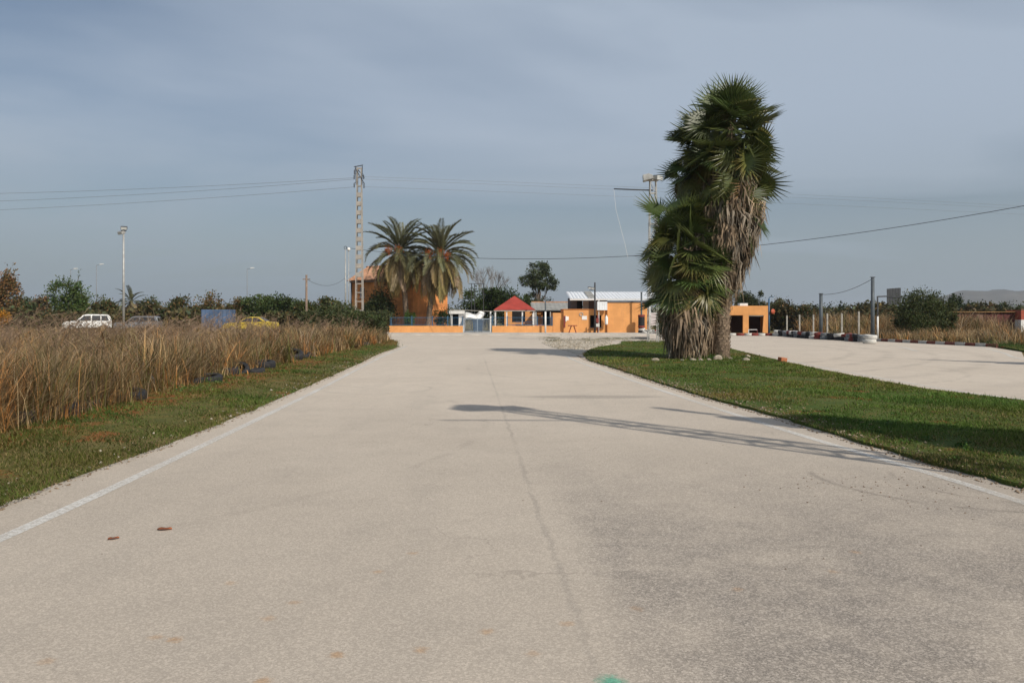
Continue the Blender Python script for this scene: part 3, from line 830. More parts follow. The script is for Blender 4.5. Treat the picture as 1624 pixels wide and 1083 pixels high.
xx, yy = xx[keep], yy[keep]
dry_field('dry_grass_field', 'greyish dry grass filling the field behind the verge', np.stack([xx, yy, np.full(len(xx), 0.12)], 1), 42, 0.5, 0.95, 24, 1.0, 0.35, 0.08)
# sparse taller dead stalks
n = 950; yy = 8 + 42 * rng.random(n); xx = field_edge(yy) - 0.4 - 14 * rng.random(n)
dry_field('dead_stalks', 'thin tall dead stalks standing above the dry grass', np.stack([xx, yy, np.full(n, 0.1)], 1), 43, 1.25, 1.85, 3, 0.55, 0.35, 0.0)
# branching dead twigs that fuzz the top of the field
def twigs(name, label, pts, seed, h0, h1):
    rng = np.random.default_rng(seed); V = []; C = []; n = len(pts)
    def seg(p, q, w, c):
        d = q - p; s_ = np.cross(d, np.array((0.0, 1.0, 0.15))); s_ /= (np.linalg.norm(s_, axis=1, keepdims=True) + 1e-6); s_ = s_ * w[:, None]
        V.append(np.stack([p - s_, p + s_, q], 1).reshape(-1, 3)); C.append(np.repeat(c, 3, 0))
    D = np.hypot(pts[:, 0], pts[:, 1]); w = 0.0045 * np.clip(D / 12, 1, 3.5)
    col = np.array((0.22, 0.155, 0.105)) * (0.6 + 0.8 * rng.random((n, 1)))
    h = h0 + (h1 - h0) * rng.random(n); top = pts + np.stack([rng.normal(size=n) * 0.2 * h, rng.normal(size=n) * 0.2 * h, h], 1)
    seg(pts, top, w, col)
    for k in range(7):
        t = (0.45 + 0.5 * rng.random(n))[:, None]; p = pts + (top - pts) * t
        L = h * (0.18 + 0.2 * rng.random(n)); q = p + np.stack([rng.normal(size=n) * L * 0.7, rng.normal(size=n) * L * 0.7, L * (0.5 + 0.6 * rng.random(n))], 1)
        seg(p, q, w * 0.7, col * 1.1)
        for j in range(2):
            p2 = p + (q - p) * (0.4 + 0.5 * rng.random(n))[:, None]; L2 = L * 0.5
            seg(p2, p2 + np.stack([rng.normal(size=n) * L2 * 0.8, rng.normal(size=n) * L2 * 0.8, L2 * (0.2 + 0.8 * rng.random(n))], 1), w * 0.6, col * 1.25)
    v = np.concatenate(V); me = arr_mesh(name, v, np.arange(len(v)).reshape(-1, 3), np.concatenate(C)); me.materials.append(M_DRY)
    return tag(link_mesh(name, me), label, 'dead stems', kind='stuff')
n = 900; q = rng.random(n); yy = 1 / (q / 8.0 ** .6 + (1 - q) / 54 ** .6) ** (1 / .6); xx = field_edge(yy) - 0.3 - 11 * rng.random(n)
twigs('dead_twigs', 'branching grey dead stems mixed into the dry grass', np.stack([xx, yy, np.full(n, 0.1)], 1), 46, 0.8, 1.5)

# right-hand dry grass behind the kerb and scrub behind the wire fence
n = 1100; yy = 44 + 18 * rng.random(n); xx = np.interp(yy, [43, 53, 62], [27.2, 25.3, 25.2]) + 20 * rng.random(n) ** 1.2
dry_field('right_dry_grass', 'tan dry grass behind the red and white kerb', np.stack([xx, yy, np.full(n, 0.05)], 1), 44, 0.5, 1.0, 30, 1.0, 0.35, 0.12)
n = 620; yy = 66 + 14 * rng.random(n); xx = np.interp(yy, [66, 80], [26.8, 28.5]) + 14 * rng.random(n)
dry_field('brown_scrub', 'leafless brown scrub behind the wire fence', np.stack([xx, yy, np.full(n, 0.0)], 1), 45, 1.6, 2.3, 30, 1.2, 0.5, 0.0)

# ---- trees and bushes
GR = 'trees along the field edge on the left'
left_trees = [  # u, v_top, w_px, D, colour, style, warm, label
    (2, 420, 54, 90, (0.075, 0.062, 0.03), 'round', 0.35, 'brownish round tree cut by the left edge of the picture'),
    (36, 468, 44, 96, (0.055, 0.075, 0.035), 'round', 0.05, 'low grey-green tree right of the brownish tree'),
    (64, 467, 34, 104, (0.085, 0.085, 0.06), 'round', 0.3, 'hazy greyish small tree left of the big conifer'),
    (110, 437, 78, 95, (0.045, 0.075, 0.022), 'round', 0.0, 'big dark green tree with a pointed top behind the white car'),
    (165, 470, 56, 100, (0.055, 0.068, 0.03), 'round', 0.1, 'low olive tree right of the big pointed tree'),
    (238, 470, 50, 98, (0.045, 0.062, 0.028), 'round', 0.05, 'low dark tree just right of the small far palm'),
    (288, 471, 62, 95, (0.05, 0.062, 0.026), 'round', 0.12, 'low rounded tree left of the blue container'),
    (333, 459, 48, 92, (0.07, 0.068, 0.028), 'round', 0.3, 'brown-tinged rounded tree above the blue container'),
    (378, 470, 56, 96, (0.06, 0.065, 0.03), 'round', 0.2, 'low brown-green tree behind the yellow car'),
    (412, 462, 60, 92, (0.042, 0.068, 0.022), 'round', 0.0, 'dark green tree above the bonnet end of the yellow car'),
    (444, 463, 70, 94, (0.036, 0.06, 0.02), 'round', 0.0, 'darkest broad tree left of the wooden pole'),
    (478, 471, 50, 90, (0.046, 0.062, 0.022), 'round', 0.05, 'low tree standing behind the wooden pole'),
    (515, 470, 60, 96, (0.05, 0.066, 0.025), 'round', 0.1, 'low tree left of the orange house')]
for i, (u, v, w, D, c, st, wm, lb) in enumerate(left_trees):
    tree('field_tree', lb, X(u, D), D, Z(v, D), w * D / F, c, 2600 if w > 50 else 1800, 0.2, st, group=GR, warm=wm, seed=100 + i, trunk=0.4)
tree('pointed_tree', 'slim dark conifer top rising out of the big tree behind the white car', X(124, 97), 97, Z(432, 97), 40 * 97 / F, (0.042, 0.072, 0.022), 1400, 0.17, 'conic', seed=131)
# far mass that closes the horizon
def far_mass(name, label, x0, x1, y0, y1, h, n, col, seed):
    rng = np.random.default_rng(seed)
    x = x0 + (x1 - x0) * rng.random(n); y = y0 + (y1 - y0) * rng.random(n)
    z = (h * (0.75 + 0.35 * vnoise(x, y, 0.35, seed))) * rng.random(n) ** 0.6
    me = leaf_mesh(name, np.stack([x, y, z], 1), 0.26, tints(col, 0.7 + 0.5 * rng.random(n), rng, 0.25), rng, 0.1, aspect=0.6)
    return tag(link_mesh(name, me), label, 'shrubs', kind='stuff')
far_mass('left_scrub_belt', 'belt of olive scrub between the field and the far trees', -72, -13, 87, 94, 2.6, 30000, (0.065, 0.066, 0.032), 3)
far_mass('distant_wood', 'distant low wood closing the horizon', -220, 260, 190, 240, 5.5, 60000, (0.05, 0.062, 0.032), 4)
far_mass('right_scrub_belt', 'belt of scrub beyond the wire fence on the right', 30, 75, 92, 104, 3.2, 18000, (0.06, 0.06, 0.03), 5)
tree('autumn_bush', 'yellow-orange bush at the left edge of the picture', X(2, 62), 62, 2.3, 1.6, (0.30, 0.16, 0.02), 900, 0.09, cat='bush', seed=140)
OL = 'grey-green bushes at the end of the dry field'
tree('oleander_bush', 'large grey-green bush beside the road end of the dry field', X(572, 54), 54, 2.25, 3.4, (0.05, 0.068, 0.03), 5200, 0.10, cat='bush', group=OL, seed=150, dp=3.2, trunk=0.1, clumps=34)
tree('oleander_bush', 'tallest grey-green bush in front of the steel pylon foot', X(540, 57), 57, 2.75, 3.4, (0.052, 0.07, 0.032), 5200, 0.10, cat='bush', group=OL, seed=151, dp=3, trunk=0.1, clumps=34)
tree('oleander_bush', 'grey-green bush just right of the wooden pole', X(505, 60), 60, 2.35, 2.6, (0.055, 0.072, 0.034), 3400, 0.11, cat='bush', group=OL, seed=152, trunk=0.1, clumps=26)
tree('oleander_bush', 'small grey-green bush nearest the blue fence', X(595, 53), 53, 1.75, 1.7, (0.042, 0.062, 0.026), 2600, 0.08, cat='bush', group=OL, seed=153, trunk=0.05, clumps=22)
tree('garden_tree', 'near-black evergreen tree against the orange house', X(606, 80.5), 80.5, Z(456, 80.5), 3.6, (0.022, 0.034, 0.014), 4200, 0.13, z0=0.1, seed=160, trunk=0.3)
tree('garden_shrub', 'dark green shrub behind the fence right of the date palms', X(703, 80), 80, Z(487, 80), 1.9, (0.03, 0.055, 0.018), 1500, 0.10, cat='bush', z0=0.1, seed=161, trunk=0.1)
tree('garden_shrub', 'small bright green shrub between the date palm trunks', X(650, 79.5), 79.5, Z(492, 79.5), 1.3, (0.05, 0.095, 0.022), 1000, 0.09, cat='bush', z0=0.1, seed=162, trunk=0.1)
MT = 'dark trees behind the gazebo'
tree('courtyard_tree', 'dark green tree behind the white canopy', X(762, 96), 96, Z(455, 96), 5.2, (0.03, 0.052, 0.016), 3600, 0.17, group=MT, seed=170, trunk=0.4)
tree('courtyard_tree', 'dark green tree directly behind the gazebo roof', X(800, 94), 94, Z(451, 94), 4.8, (0.028, 0.05, 0.015), 3600, 0.17, group=MT, seed=171, trunk=0.4)
tree('courtyard_tree', 'lower dark green tree right of the gazebo apex', X(832, 97), 97, Z(468, 97), 3.6, (0.032, 0.055, 0.018), 2400, 0.16, group=MT, seed=172, trunk=0.3)
bare_tree('bare_tree', 'leafless grey tree rising behind the dark courtyard trees', X(775, 104), 104, Z(414, 104), 5)
tree('umbrella_pine', 'tall round-headed pine standing behind the grey roof', X(853, 132), 132, Z(414, 132), 6.6, (0.04, 0.058, 0.026), 5200, 0.2, 'pine', seed=180, clumps=46)
tree('tower_shrub', 'dark green shrub between the lattice tower and the fan palms', X(1052, 57), 57, Z(484, 57), 1.7, (0.02, 0.038, 0.012), 2400, 0.09, cat='bush', seed=181, trunk=0.1)
RT = 'trees beyond the right-hand hut'
tree('hut_tree', 'dark green tree directly behind the small orange hut', X(1188, 100), 100, Z(460, 100), 4.6, (0.038, 0.052, 0.022), 2800, 0.18, group=RT, seed=190, trunk=0.4)
tree('hut_tree', 'broad brownish-green tree right of the blue pole', X(1240, 94), 94, Z(469, 94), 4.4, (0.045, 0.05, 0.022), 3200, 0.17, group=RT, seed=191, trunk=0.3, warm=0.12)
tree('hut_tree', 'smaller dark tree right of the broad brownish-green one', X(1276, 92), 92, Z(484, 92), 2.8, (0.04, 0.05, 0.022), 2000, 0.15, group=RT, seed=192, trunk=0.2, warm=0.12)
tree('cypress_tree', 'very thin distant cypress right of the wire-fence pole', X(1316, 150), 150, Z(477, 150), 0.75, (0.032, 0.045, 0.025), 700, 0.14, 'cypress', seed=193)
tree('cypress_tree', 'wider distant cypress between the two dark poles', X(1335, 150), 150, Z(474, 150), 1.5, (0.03, 0.044, 0.022), 1300, 0.16, 'cypress', seed=194)
tree('big_bush', 'large olive-green bush behind the kerb on the right', X(1455, 59), 59, Z(456, 59), 3.9, (0.045, 0.062, 0.024), 6500, 0.10, cat='bush', seed=195, trunk=0.1, clumps=40)
tree('big_bush', 'lower bush leaning on the right side of the big olive-green bush', X(1490, 61), 61, Z(472, 61), 2.4, (0.05, 0.066, 0.026), 3000, 0.10, cat='bush', seed=196, trunk=0.1, clumps=26)
FT = 'trees behind the rust-red shed'
tree('shed_tree', 'pointed dark tree at the left end of the rust-red shed', X(1517, 98), 98, Z(464, 98), 2.8, (0.035, 0.055, 0.024), 2200, 0.16, group=FT, seed=197, trunk=0.3)
tree('shed_tree', 'low tree behind the left half of the rust-red shed', X(1547, 99), 99, Z(479, 99), 2.8, (0.045, 0.06, 0.028), 1600, 0.16, group=FT, seed=198, trunk=0.3)
tree('shed_tree', 'yellowish low tree behind the middle of the rust-red shed', X(1576, 99), 99, Z(487, 99), 2.0, (0.11, 0.10, 0.03), 1200, 0.14, group=FT, seed=199, trunk=0.2)
tree('shed_tree', 'round dark tree behind the right half of the rust-red shed', X(1594, 99), 99, Z(478, 99), 2.6, (0.04, 0.056, 0.024), 1800, 0.16, group=FT, seed=200, trunk=0.3)
tree('shed_tree', 'dark tree at the far right above the rust-red shed', X(1618, 98), 98, Z(481, 98), 2.4, (0.045, 0.058, 0.026), 1500, 0.16, group=FT, seed=201, trunk=0.3)
# trees that stand outside the picture on the right and throw their shadows into it
tree('roadside_cypress', 'tall cypress standing right of the view, its shadow crossing the grass', 9.7, 6.25, 8.2, 2.0, (0.03, 0.045, 0.02), 26000, 0.15, 'cypress', seed=210, z0=IS_Z, clumps=60)
tree('roadside_cypress', 'second cypress farther right, its shadow lying on the outer track', 22.3, 22.6, 8.6, 1.7, (0.03, 0.045, 0.02), 16000, 0.15, 'cypress', seed=211, z0=0.05, clumps=50)

# ------------------------------------------------------------------ palms
def fan_leaf(name, petiole, R, span, nseg, droop, col, tipc, seed, bend=0.5):
    rng = np.random.default_rng(seed); V = []; Fc = []; T = []
    def put(p, c): V.append(p); T.append(c); return len(V) - 1
    col = np.array(col); tipc = np.array(tipc)
    w = 0.018
    a0 = put((0, -w, 0), col * 1.3); a1 = put((0, w, 0), col * 1.3); b1 = put((petiole, w * .7, 0), col * 1.3); b0 = put((petiole, -w * .7, 0), col * 1.3)
    Fc += [(a0, a1, b1), (a0, b1, b0)]
    hub = put((petiole - 0.02, 0, 0), col * 1.1)
    angs = np.linspace(-span, span, nseg + 1)
    def pos(a, r, dz=0.0):
        x = petiole + r * math.cos(a); y = r * math.sin(a)
        fold = 0.18 * abs(math.sin(a)) * r                    # sides fold up a little
        z = fold - droop * r * r * (0.6 + 0.4 * math.cos(a)) + dz; lx = x - petiole
        return (petiole + lx * math.cos(bend) + z * math.sin(bend), y, z * math.cos(bend) - lx * math.sin(bend))
    mids = [put(pos(a, R * 0.43 * (0.75 + 0.25 * math.cos(a * 0.6)), 0.02 * (1 if i % 2 else -1)), col * (0.85 + 0.3 * rng.random())) for i, a in enumerate(angs)]
    for i in range(nseg):
        am = (angs[i] + angs[i + 1]) / 2; L = R * (0.72 + 0.28 * math.cos(am * 0.6)) * (0.88 + 0.2 * rng.random())
        j = mids[i]; k = mids[i + 1]
        tp = put(pos(am + rng.normal() * 0.03, L, -droop * 0.5 * rng.random() * L), tipc * (0.8 + 0.4 * rng.random()))
        Fc += [(hub, j, k), (j, tp, k)]
    me = arr_mesh(name, np.array(V), np.array(Fc), np.array(T)); me.materials.append(M_FAN)
    return me

G1, G2, G3 = (0.068, 0.100, 0.026), (0.050, 0.078, 0.022), (0.110, 0.130, 0.032)
YT = (0.17, 0.15, 0.04); BT = (0.20, 0.13, 0.06)
FANS = [fan_leaf('fan_frond', 0.85, 1.0, 1.75, 32, 0.10, G1, (0.07, 0.10, 0.03), 1, 0.25), fan_leaf('fan_frond', 0.80, 0.95, 1.6, 28, 0.18, G2, G3, 2, 0.6),
        fan_leaf('fan_frond', 0.95, 1.05, 1.85, 34, 0.05, G1, (0.09, 0.12, 0.035), 3, 0.1), fan_leaf('fan_frond', 0.75, 0.95, 1.7, 30, 0.3, G3, YT, 4, 0.75)]
FANY = [fan_leaf('fan_frond', 0.7, 0.9, 1.5, 20, 0.45, (0.16, 0.145, 0.035), BT, 5), fan_leaf('fan_frond', 0.7, 0.85, 1.4, 20, 0.6, (0.19, 0.14, 0.05), (0.22, 0.15, 0.08), 6)]

def orient(d, roll=0.0, upref=(0, 0, 1)):
    d = Vector(d).normalized(); u = Vector(upref)
    y = u.cross(d)
    if y.length < 0.05: y = Vector((0, 1, 0)).cross(d) if abs(d.y) < 0.9 else Vector((1, 0, 0)).cross(d)
    y.normalize(); z = d.cross(y)
    m = Matrix((d, y, z)).transposed().to_4x4()
    return m @ Matrix.Rotation(roll, 4, 'X')

def scaly_trunk(path, r0, r1, parent, n=12):
    """trunk with rings of leaf-base scales, as one mesh"""
    mb = MB(); pts = [Vector(p) for p in path]
    for i in range(len(pts) - 1):
        mb.cyl(pts[i], pts[i + 1], r0 + (r1 - r0) * i / (len(pts) - 1), r0 + (r1 - r0) * (i + 1) / (len(pts) - 1), n, False)
    L = sum((b - a).length for a, b in zip(pts[:-1], pts[1:])); rows = int(L / 0.13)
    rr = random.Random(4)
    for k in range(rows):
        q = k / rows * (len(pts) - 1); i = int(q); p = pts[i].lerp(pts[i + 1], q - i); r = r0 + (r1 - r0) * q / (len(pts) - 1)
        for j in range(9):
            a = (j + (k % 2) * 0.5) / 9 * 6.283 + rr.uniform(-.08, .08); e = Vector((math.cos(a), math.sin(a), 0)); t_ = Vector((-math.sin(a), math.cos(a), 0))
            b = p + e * (r - 0.01); o = rr.uniform(0.05, 0.09); h = rr.uniform(0.13, 0.2)
            mb.add([b - t_ * 0.075, b + t_ * 0.075, b + t_ * 0.03 + e * o + Vector((0, 0, h)), b - t_ * 0.03 + e * o + Vector((0, 0, h))], [(0, 1, 2, 3)])
    return mb.build('trunk', pm('palm_bark', (0.27, 0.20, 0.14), 0.95, 0.35, 7, dirt=(0.14, 0.10, 0.075), bump=0.6), parent)

def skirt(parent, axis, prof, n, seed, length=0.9, gap=None):
    """hanging dead leaves: thin folded strips all around; prof = list of (z, radius)"""
    rng = np.random.default_rng(seed)
    zs = np.array([p[0] for p in prof]); rs = np.array([p[1] for p in prof])
    z = zs.min() + (zs.max() - zs.min()) * rng.random(n) ** 0.85
    o = np.argsort(zs); R = np.interp(z, zs[o], rs[o]); a = rng.random(n) * 6.2832
    # gather strips into leaves
    leaf = rng.integers(0, max(20, n // 14), n); la = rng.random(n)[leaf] * 6.2832; lz = z[leaf]; 
    a = la + rng.normal(size=n) * 0.16; z = lz + rng.normal(size=n) * 0.08
    R = np.interp(z, zs[o], rs[o]) * (0.72 + 0.36 * rng.random(n)[leaf] + 0.1 * rng.normal(size=n))
    ax = np.array([axis(t) for t in z])
    e = np.stack([np.cos(a), np.sin(a), np.zeros(n)], 1); t_ = np.stack([-np.sin(a), np.cos(a), np.zeros(n)], 1)
    L = length * (0.6 + 0.7 * rng.random(n)); w = 0.014 + 0.028 * rng.random(n)
    top = ax + e * (R * 0.62)[:, None]; top[:, 2] = z + 0.25 * L
    mid = ax + e * (R * 1.0)[:, None]; mid[:, 2] = z - 0.15 * L
    bot = ax + e * (R * (0.92 + 0.12 * rng.normal(size=n)))[:, None] + t_ * (rng.normal(size=n) * 0.10)[:, None]; bot[:, 2] = np.maximum(z - 0.8 * L, 0.02)
    W = t_ * w[:, None] + e * (rng.normal(size=n) * 0.012)[:, None]
    v = np.stack([top - W * .4, top + W * .4, mid + W, mid - W, bot + W * 0.25, bot - W * .25], 1).reshape(-1, 3)
    b = (np.arange(n) * 6)[:, None]
    f = np.concatenate([b + np.array([[0, 1, 2, 3]]), b + np.array([[3, 2, 4, 5]])])
    pal = np.array([(0.27, 0.20, 0.135), (0.22, 0.165, 0.115), (0.32, 0.245, 0.165), (0.17, 0.125, 0.085), (0.26, 0.22, 0.17)])
    c = pal[rng.integers(0, 5, n)[leaf]] * (0.8 + 0.95 * rng.random((n, 1))) * (0.45 + 0.65 * rng.random(n))[leaf][:, None]
    me = arr_mesh('dead_frond_skirt', v, f, np.repeat(c, 6, 0)); me.materials.append(M_DRY)
    return tag(link_mesh('dead_frond_skirt', me, parent), kind='stuff')

def fan_palm(name, label, base, path, crown, skirtprof, nleaf, zspan, scale, seed, nskirt, r0=0.27, r1=0.2, elev=(78, -48), zpow=0.9, yellow=0.14):
    rr = random.Random(seed)
    r = root(name, label, 'palm', base, 0, 'fan palms on the grass island')
    scaly_trunk(path, r0, r1, r)
    P = np.array(path)
    ax = lambda t: np.array((np.interp(t, P[:, 2], P[:, 0]), np.interp(t, P[:, 2], P[:, 1]), 0))
    skirt(r, ax, skirtprof, nskirt, seed)
    for i in range(nleaf):
        q = (i + 0.5) / nleaf
        az = i * 2.39996 + rr.uniform(-.25, .25)
        qe = min(1, max(0, q + rr.uniform(-.22, .22)))
        el = rad(elev[0] + (elev[1] - elev[0]) * qe ** 0.8 + rr.uniform(-8, 8))
        z = crown[2] + zspan * (0.5 - q ** zpow) + rr.uniform(-.25, .25)
        c = ax(min(z, P[-1, 2]))
        d = Vector((math.cos(az) * math.cos(el), math.sin(az) * math.cos(el), math.sin(el)))
        me = rr.choice(FANY) if (q > 0.62 and rr.random() < yellow * 3.2) else rr.choice(FANS)
        o = link_mesh('fan_frond', me, r)
        s = scale * rr.uniform(0.82, 1.12)
        st = Vector((c[0], c[1], z)) + Vector((d.x, d.y, 0)) * 0.12
        o.matrix_local = Matrix.Translation(st) @ orient(d, rr.gauss(0, 0.75)) @ Matrix.Scale(s, 4)
    return r

# tall palm with a long skirt, a middle one behind it, a short bushy one in front on the left
fan_palm('fan_palm', 'tallest fan palm with a long grey-brown skirt of dead leaves', (7.78, 30.75, 0.0),
         [(0, 0, -0.1), (0.03, 0, 0.5), (0.06, 0, 1.5), (0.13, 0.02, 2.6), (0.27, 0.03, 4.2), (0.36, 0.03, 6.0), (0.38, 0.03, 7.6), (0.38, 0.03, 9.0)],
         (0.6, 0, 7.15), [(7.3, 0.6), (6.6, 1.0), (5.8, 1.2), (5.0, 1.12), (4.3, 0.98), (3.4, 0.7), (2.7, 0.5)], 150, 2.9, 1.12, 11, 4600, 0.36, 0.22, (66, -60), 1.5)
fan_palm('fan_palm', 'middle-height fan palm half hidden behind the tallest one', (7.22, 31.5, 0.0),
         [(0, 0, -0.1), (-0.0, 0, 2.0), (0.02, 0, 4.0), (0.05, 0, 6.0), (0.1, 0, 8.3)], (0.1, 0, 7.05), [(6.0, 0.6), (5.4, 0.75), (4.6, 0.75), (3.7, 0.55)], 110, 3.0, 0.86, 12, 1500, 0.25, 0.2, (70, -62), 1.1)
fan_palm('fan_palm', 'short bushy fan palm with a brown skirt down to the grass', (6.55, 30.5, 0.0),
         [(0, 0, -0.1), (-0.03, 0, 1.4), (-0.08, 0, 2.8), (-0.12, 0, 4.1)], (-0.1, 0, 3.45), [(2.3, 0.6), (1.9, 0.9), (1.4, 0.9), (0.9, 0.74), (0.4, 0.56)], 130, 2.3, 1.06, 13, 3600, 0.32, 0.24, (78, -62), yellow=0.2)

def feather_frond(name, L, rise, curl, col, tipc, seed, nl=46, lw=0.028, ll=0.5):
    """pinnate frond growing along +X from the origin, arching down by curl"""
    rng = np.random.default_rng(seed); V = []; Fc = []; T = []
    ns = 10; ang = rise; p = np.array((0.0, 0.0, 0.0)); pts = [p.copy()]; dirs = []
    for i in range(ns):
        d = np.array((math.cos(ang), 0, math.sin(ang))); dirs.append(d); p = p + d * L / ns; pts.append(p.copy()); ang -= curl / ns * (0.5 + i / ns)
    pts = np.array(pts); col = np.array(col); tipc = np.array(tipc)
    for i in range(ns):
        w0 = 0.035 * (1 - i / ns) + 0.006; w1 = 0.035 * (1 - (i + 1) / ns) + 0.006; b = len(V)
        V += [pts[i] + (0, -w0, 0), pts[i] + (0, w0, 0), pts[i + 1] + (0, w1, 0), pts[i + 1] + (0, -w1, 0)]; T += [col * 1.5] * 4
        Fc += [(b, b + 1, b + 2), (b, b + 2, b + 3)]
    for i in range(nl):
        q = 0.14 + 0.86 * (i + rng.random() * 0.5) / nl; f = q * ns; k = min(int(f), ns - 1); o = pts[k] + (pts[k + 1] - pts[k]) * (f - k); d = dirs[k]
        nrm = np.array((-d[2], 0, d[0]))
        le = ll * (0.35 + 0.9 * math.sin(math.pi * min(1, q * 0.86 + 0.12))) * (0.85 + 0.3 * rng.random())
        c = col * (1 - q) + tipc * q
        for s in (-1, 1):
            dr = d * 0.75 + np.array((0, s, 0)) * 0.72 + nrm * 0.38 * (0.6 + rng.random() * 0.8); dr = dr / np.linalg.norm(dr)
            tip = o + dr * le - np.array((0, 0, 0.16 * le)); m = o + dr * le * 0.5; b = len(V)
            V += [o - d * lw * 0.6, m + d * lw, tip, m - d * lw]; cc = c * (0.75 + 0.5 * rng.random()); T += [cc] * 4
            Fc += [(b, b + 1, b + 2), (b, b + 2, b + 3)]
    me = arr_mesh(name, np.array(V), np.array(Fc), np.array(T)); me.materials.append(M_FEATHER)
    return me

DG, DG2, DY, DB = (0.20, 0.20, 0.095), (0.14, 0.15, 0.078), (0.42, 0.325, 0.13), (0.33, 0.25, 0.155)
FE_UP = [feather_frond('date_frond', 3.4, 0, 0.9, DG, DG2, 1, 54), feather_frond('date_frond', 3.5, 0, 1.35, DG2, DG, 2, 54)]
FE_MID = [feather_frond('date_frond', 3.5, 0, 1.8, DG, DG2, 3, 54), feather_frond('date_frond', 3.6, 0, 2.2, DG2, (0.14, 0.13, 0.05), 4)]
FE_LOW = [feather_frond('date_frond', 3.6, 0, 1.7, (0.16, 0.145, 0.055), DY, 5), feather_frond('date_frond', 3.6, 0, 1.5, DG, (0.20, 0.16, 0.06), 6), feather_frond('date_frond', 3.5, 0, 1.3, DB, DB, 7)]

FE_HANG = [feather_frond('date_frond', 3.7, 0, 0.9, (0.27, 0.225, 0.09), DY, 8, 60), feather_frond('date_frond', 3.6, 0, 0.7, DB, (0.26, 0.20, 0.12), 9, 60), feather_frond('date_frond', 3.6, 0, 1.0, (0.17, 0.165, 0.065), DY, 10, 60)]
def fruit_cluster_mesh(seed):
    rng = np.random.default_rng(seed); n = 130
    p = rng.normal(size=(n, 3)) * np.array((0.16, 0.16, 0.22)); p[:, 2] -= 0.3
    s = 0.035; o = np.array([(1, 0, 0), (-1, 0, 0), (0, 1, 0), (0, -1, 0), (0, 0, 1), (0, 0, -1)]) * s
    v = (p[:, None, :] + o[None]).reshape(-1, 3)
    t8 = np.array([(0, 2, 4), (2, 1, 4), (1, 3, 4), (3, 0, 4), (2, 0, 5), (1, 2, 5), (3, 1, 5), (0, 3, 5)])
    f = (np.arange(n)[:, None, None] * 6 + t8[None]).reshape(-1, 3)
    c = np.array((0.42, 0.11, 0.025)) * (0.6 + 0.7 * rng.random((n, 1)))
    me = arr_mesh('fruit_cluster', v, f, np.repeat(c, 6, 0)); me.materials.append(M_DRY); return me
FRUIT = fruit_cluster_mesh(1)

def date_palm(label, x, y, z0, h, seed, lean, scale=1.0, nfr=66, fruit=((-0.8, -0.9), (0.1, -1.0), (0.8, -0.7)), name='date_palm', group='date palms by the orange house'):
    rr = random.Random(seed)
    r = root(name, label, 'palm', (x, y, z0), 0, group)
    path = [(0, 0, -0.1), (lean * 0.3, 0, h * 0.4), (lean * 0.7, 0, h * 0.75), (lean, 0, h)]
    scaly_trunk(path, 0.2 * scale, 0.24 * scale, r)
    for i in range(nfr):
        q = (i + 0.5) / nfr; az = i * 2.39996 + rr.uniform(-.2, .2)
        el = rad(84 - 142 * q ** 0.9 + rr.uniform(-8, 8))
        me = rr.choice(FE_UP) if q < 0.3 else rr.choice(FE_MID) if q < 0.6 else rr.choice(FE_LOW)
        d = Vector((math.cos(az) * math.cos(el), math.sin(az) * math.cos(el), math.sin(el)))
        o = link_mesh('date_frond', me, r)
        o.matrix_local = Matrix.Translation((lean, 0, h - 0.5 * q * scale)) @ orient(d, rr.uniform(-.3, .3)) @ Matrix.Scale(scale * rr.uniform(0.88, 1.1), 4)
    for i in range(int(nfr * 0.6) if nfr > 40 else 0):
        az = i * 2.39996 + rr.uniform(-.3, .3); el = rad(rr.uniform(-38, -72))
        d = Vector((math.cos(az) * math.cos(el), math.sin(az) * math.cos(el), math.sin(el)))
        o = link_mesh('date_frond', rr.choice(FE_HANG), r)
        o.matrix_local = Matrix.Translation((lean + d.x * 0.3, d.y * 0.3, h - 0.55)) @ orient(d, rr.uniform(-.5, .5)) @ Matrix.Scale(scale * rr.uniform(0.72, 1.08), 4)
    for (fx, fy) in fruit:
        o = tag(link_mesh('fruit_cluster', FRUIT, r), kind='stuff'); o.location = (lean + fx, fy - 1.0, h + 0.15 + rr.uniform(-.15, .15)); o.scale = (1.2, 1.2, 1.1)
    return r
date_palm('left date palm of the pair in front of the orange house', X(646, 80), 80, 0.1, Z(396, 80) - 0.1, 21, -0.7, 1.12, 62, ((-0.9, -1.0), (0.05, -1.1)))
date_palm('right date palm of the pair, nearer the gate, with a dark trunk', X(677, 79), 79, 0.1, Z(402, 79) - 0.1, 22, 1.35, 1.14, 70, ((-1.0, -1.0), (0.1, -1.15), (0.7, -0.9)))
date_palm('small far palm beside the left lamp post', X(208, 95), 95, 0.0, Z(478, 95), 23, 0, 0.62, 30, (), 'small_palm', None)

# ------------------------------------------------------------------ lattice towers, poles, cables
def lattice(parent, h, w0, w1, step, leg=0.06, br=0.03, mat=None, plates=None):
    for sx in (-1, 1):
        for sy in (-1, 1):
            MB().bar((sx * w0 / 2, sy * w0 / 2, -0.05), (sx * w1 / 2, sy * w1 / 2, h), leg).build('tower_leg', mat, parent)
    mb = MB(); z = step * 0.7; flip = 1
    wz = lambda t: w0 + (w1 - w0) * t / h
    while z < h:
        a = wz(z) / 2; zn = min(z + step, h); b = wz(zn) / 2
        ph = br * 2.2
        if plates and plates[0] < z < h - 2.2: ph = plates[1]
        for sy in (-1, 1):
            mb.bar((-a, sy * a, z), (a, sy * a, z), br, ph); mb.bar((sy * a, -a, z), (sy * a, a, z), br, ph)
            if not plates:
                mb.bar((-a * flip, sy * a, z), (b * flip, sy * b, zn), br); mb.bar((sy * a, -a * flip, z), (sy * b, b * flip, zn), br)
        z = zn; flip = -flip
    tag(mb.build('bracing', mat, parent), kind='stuff')

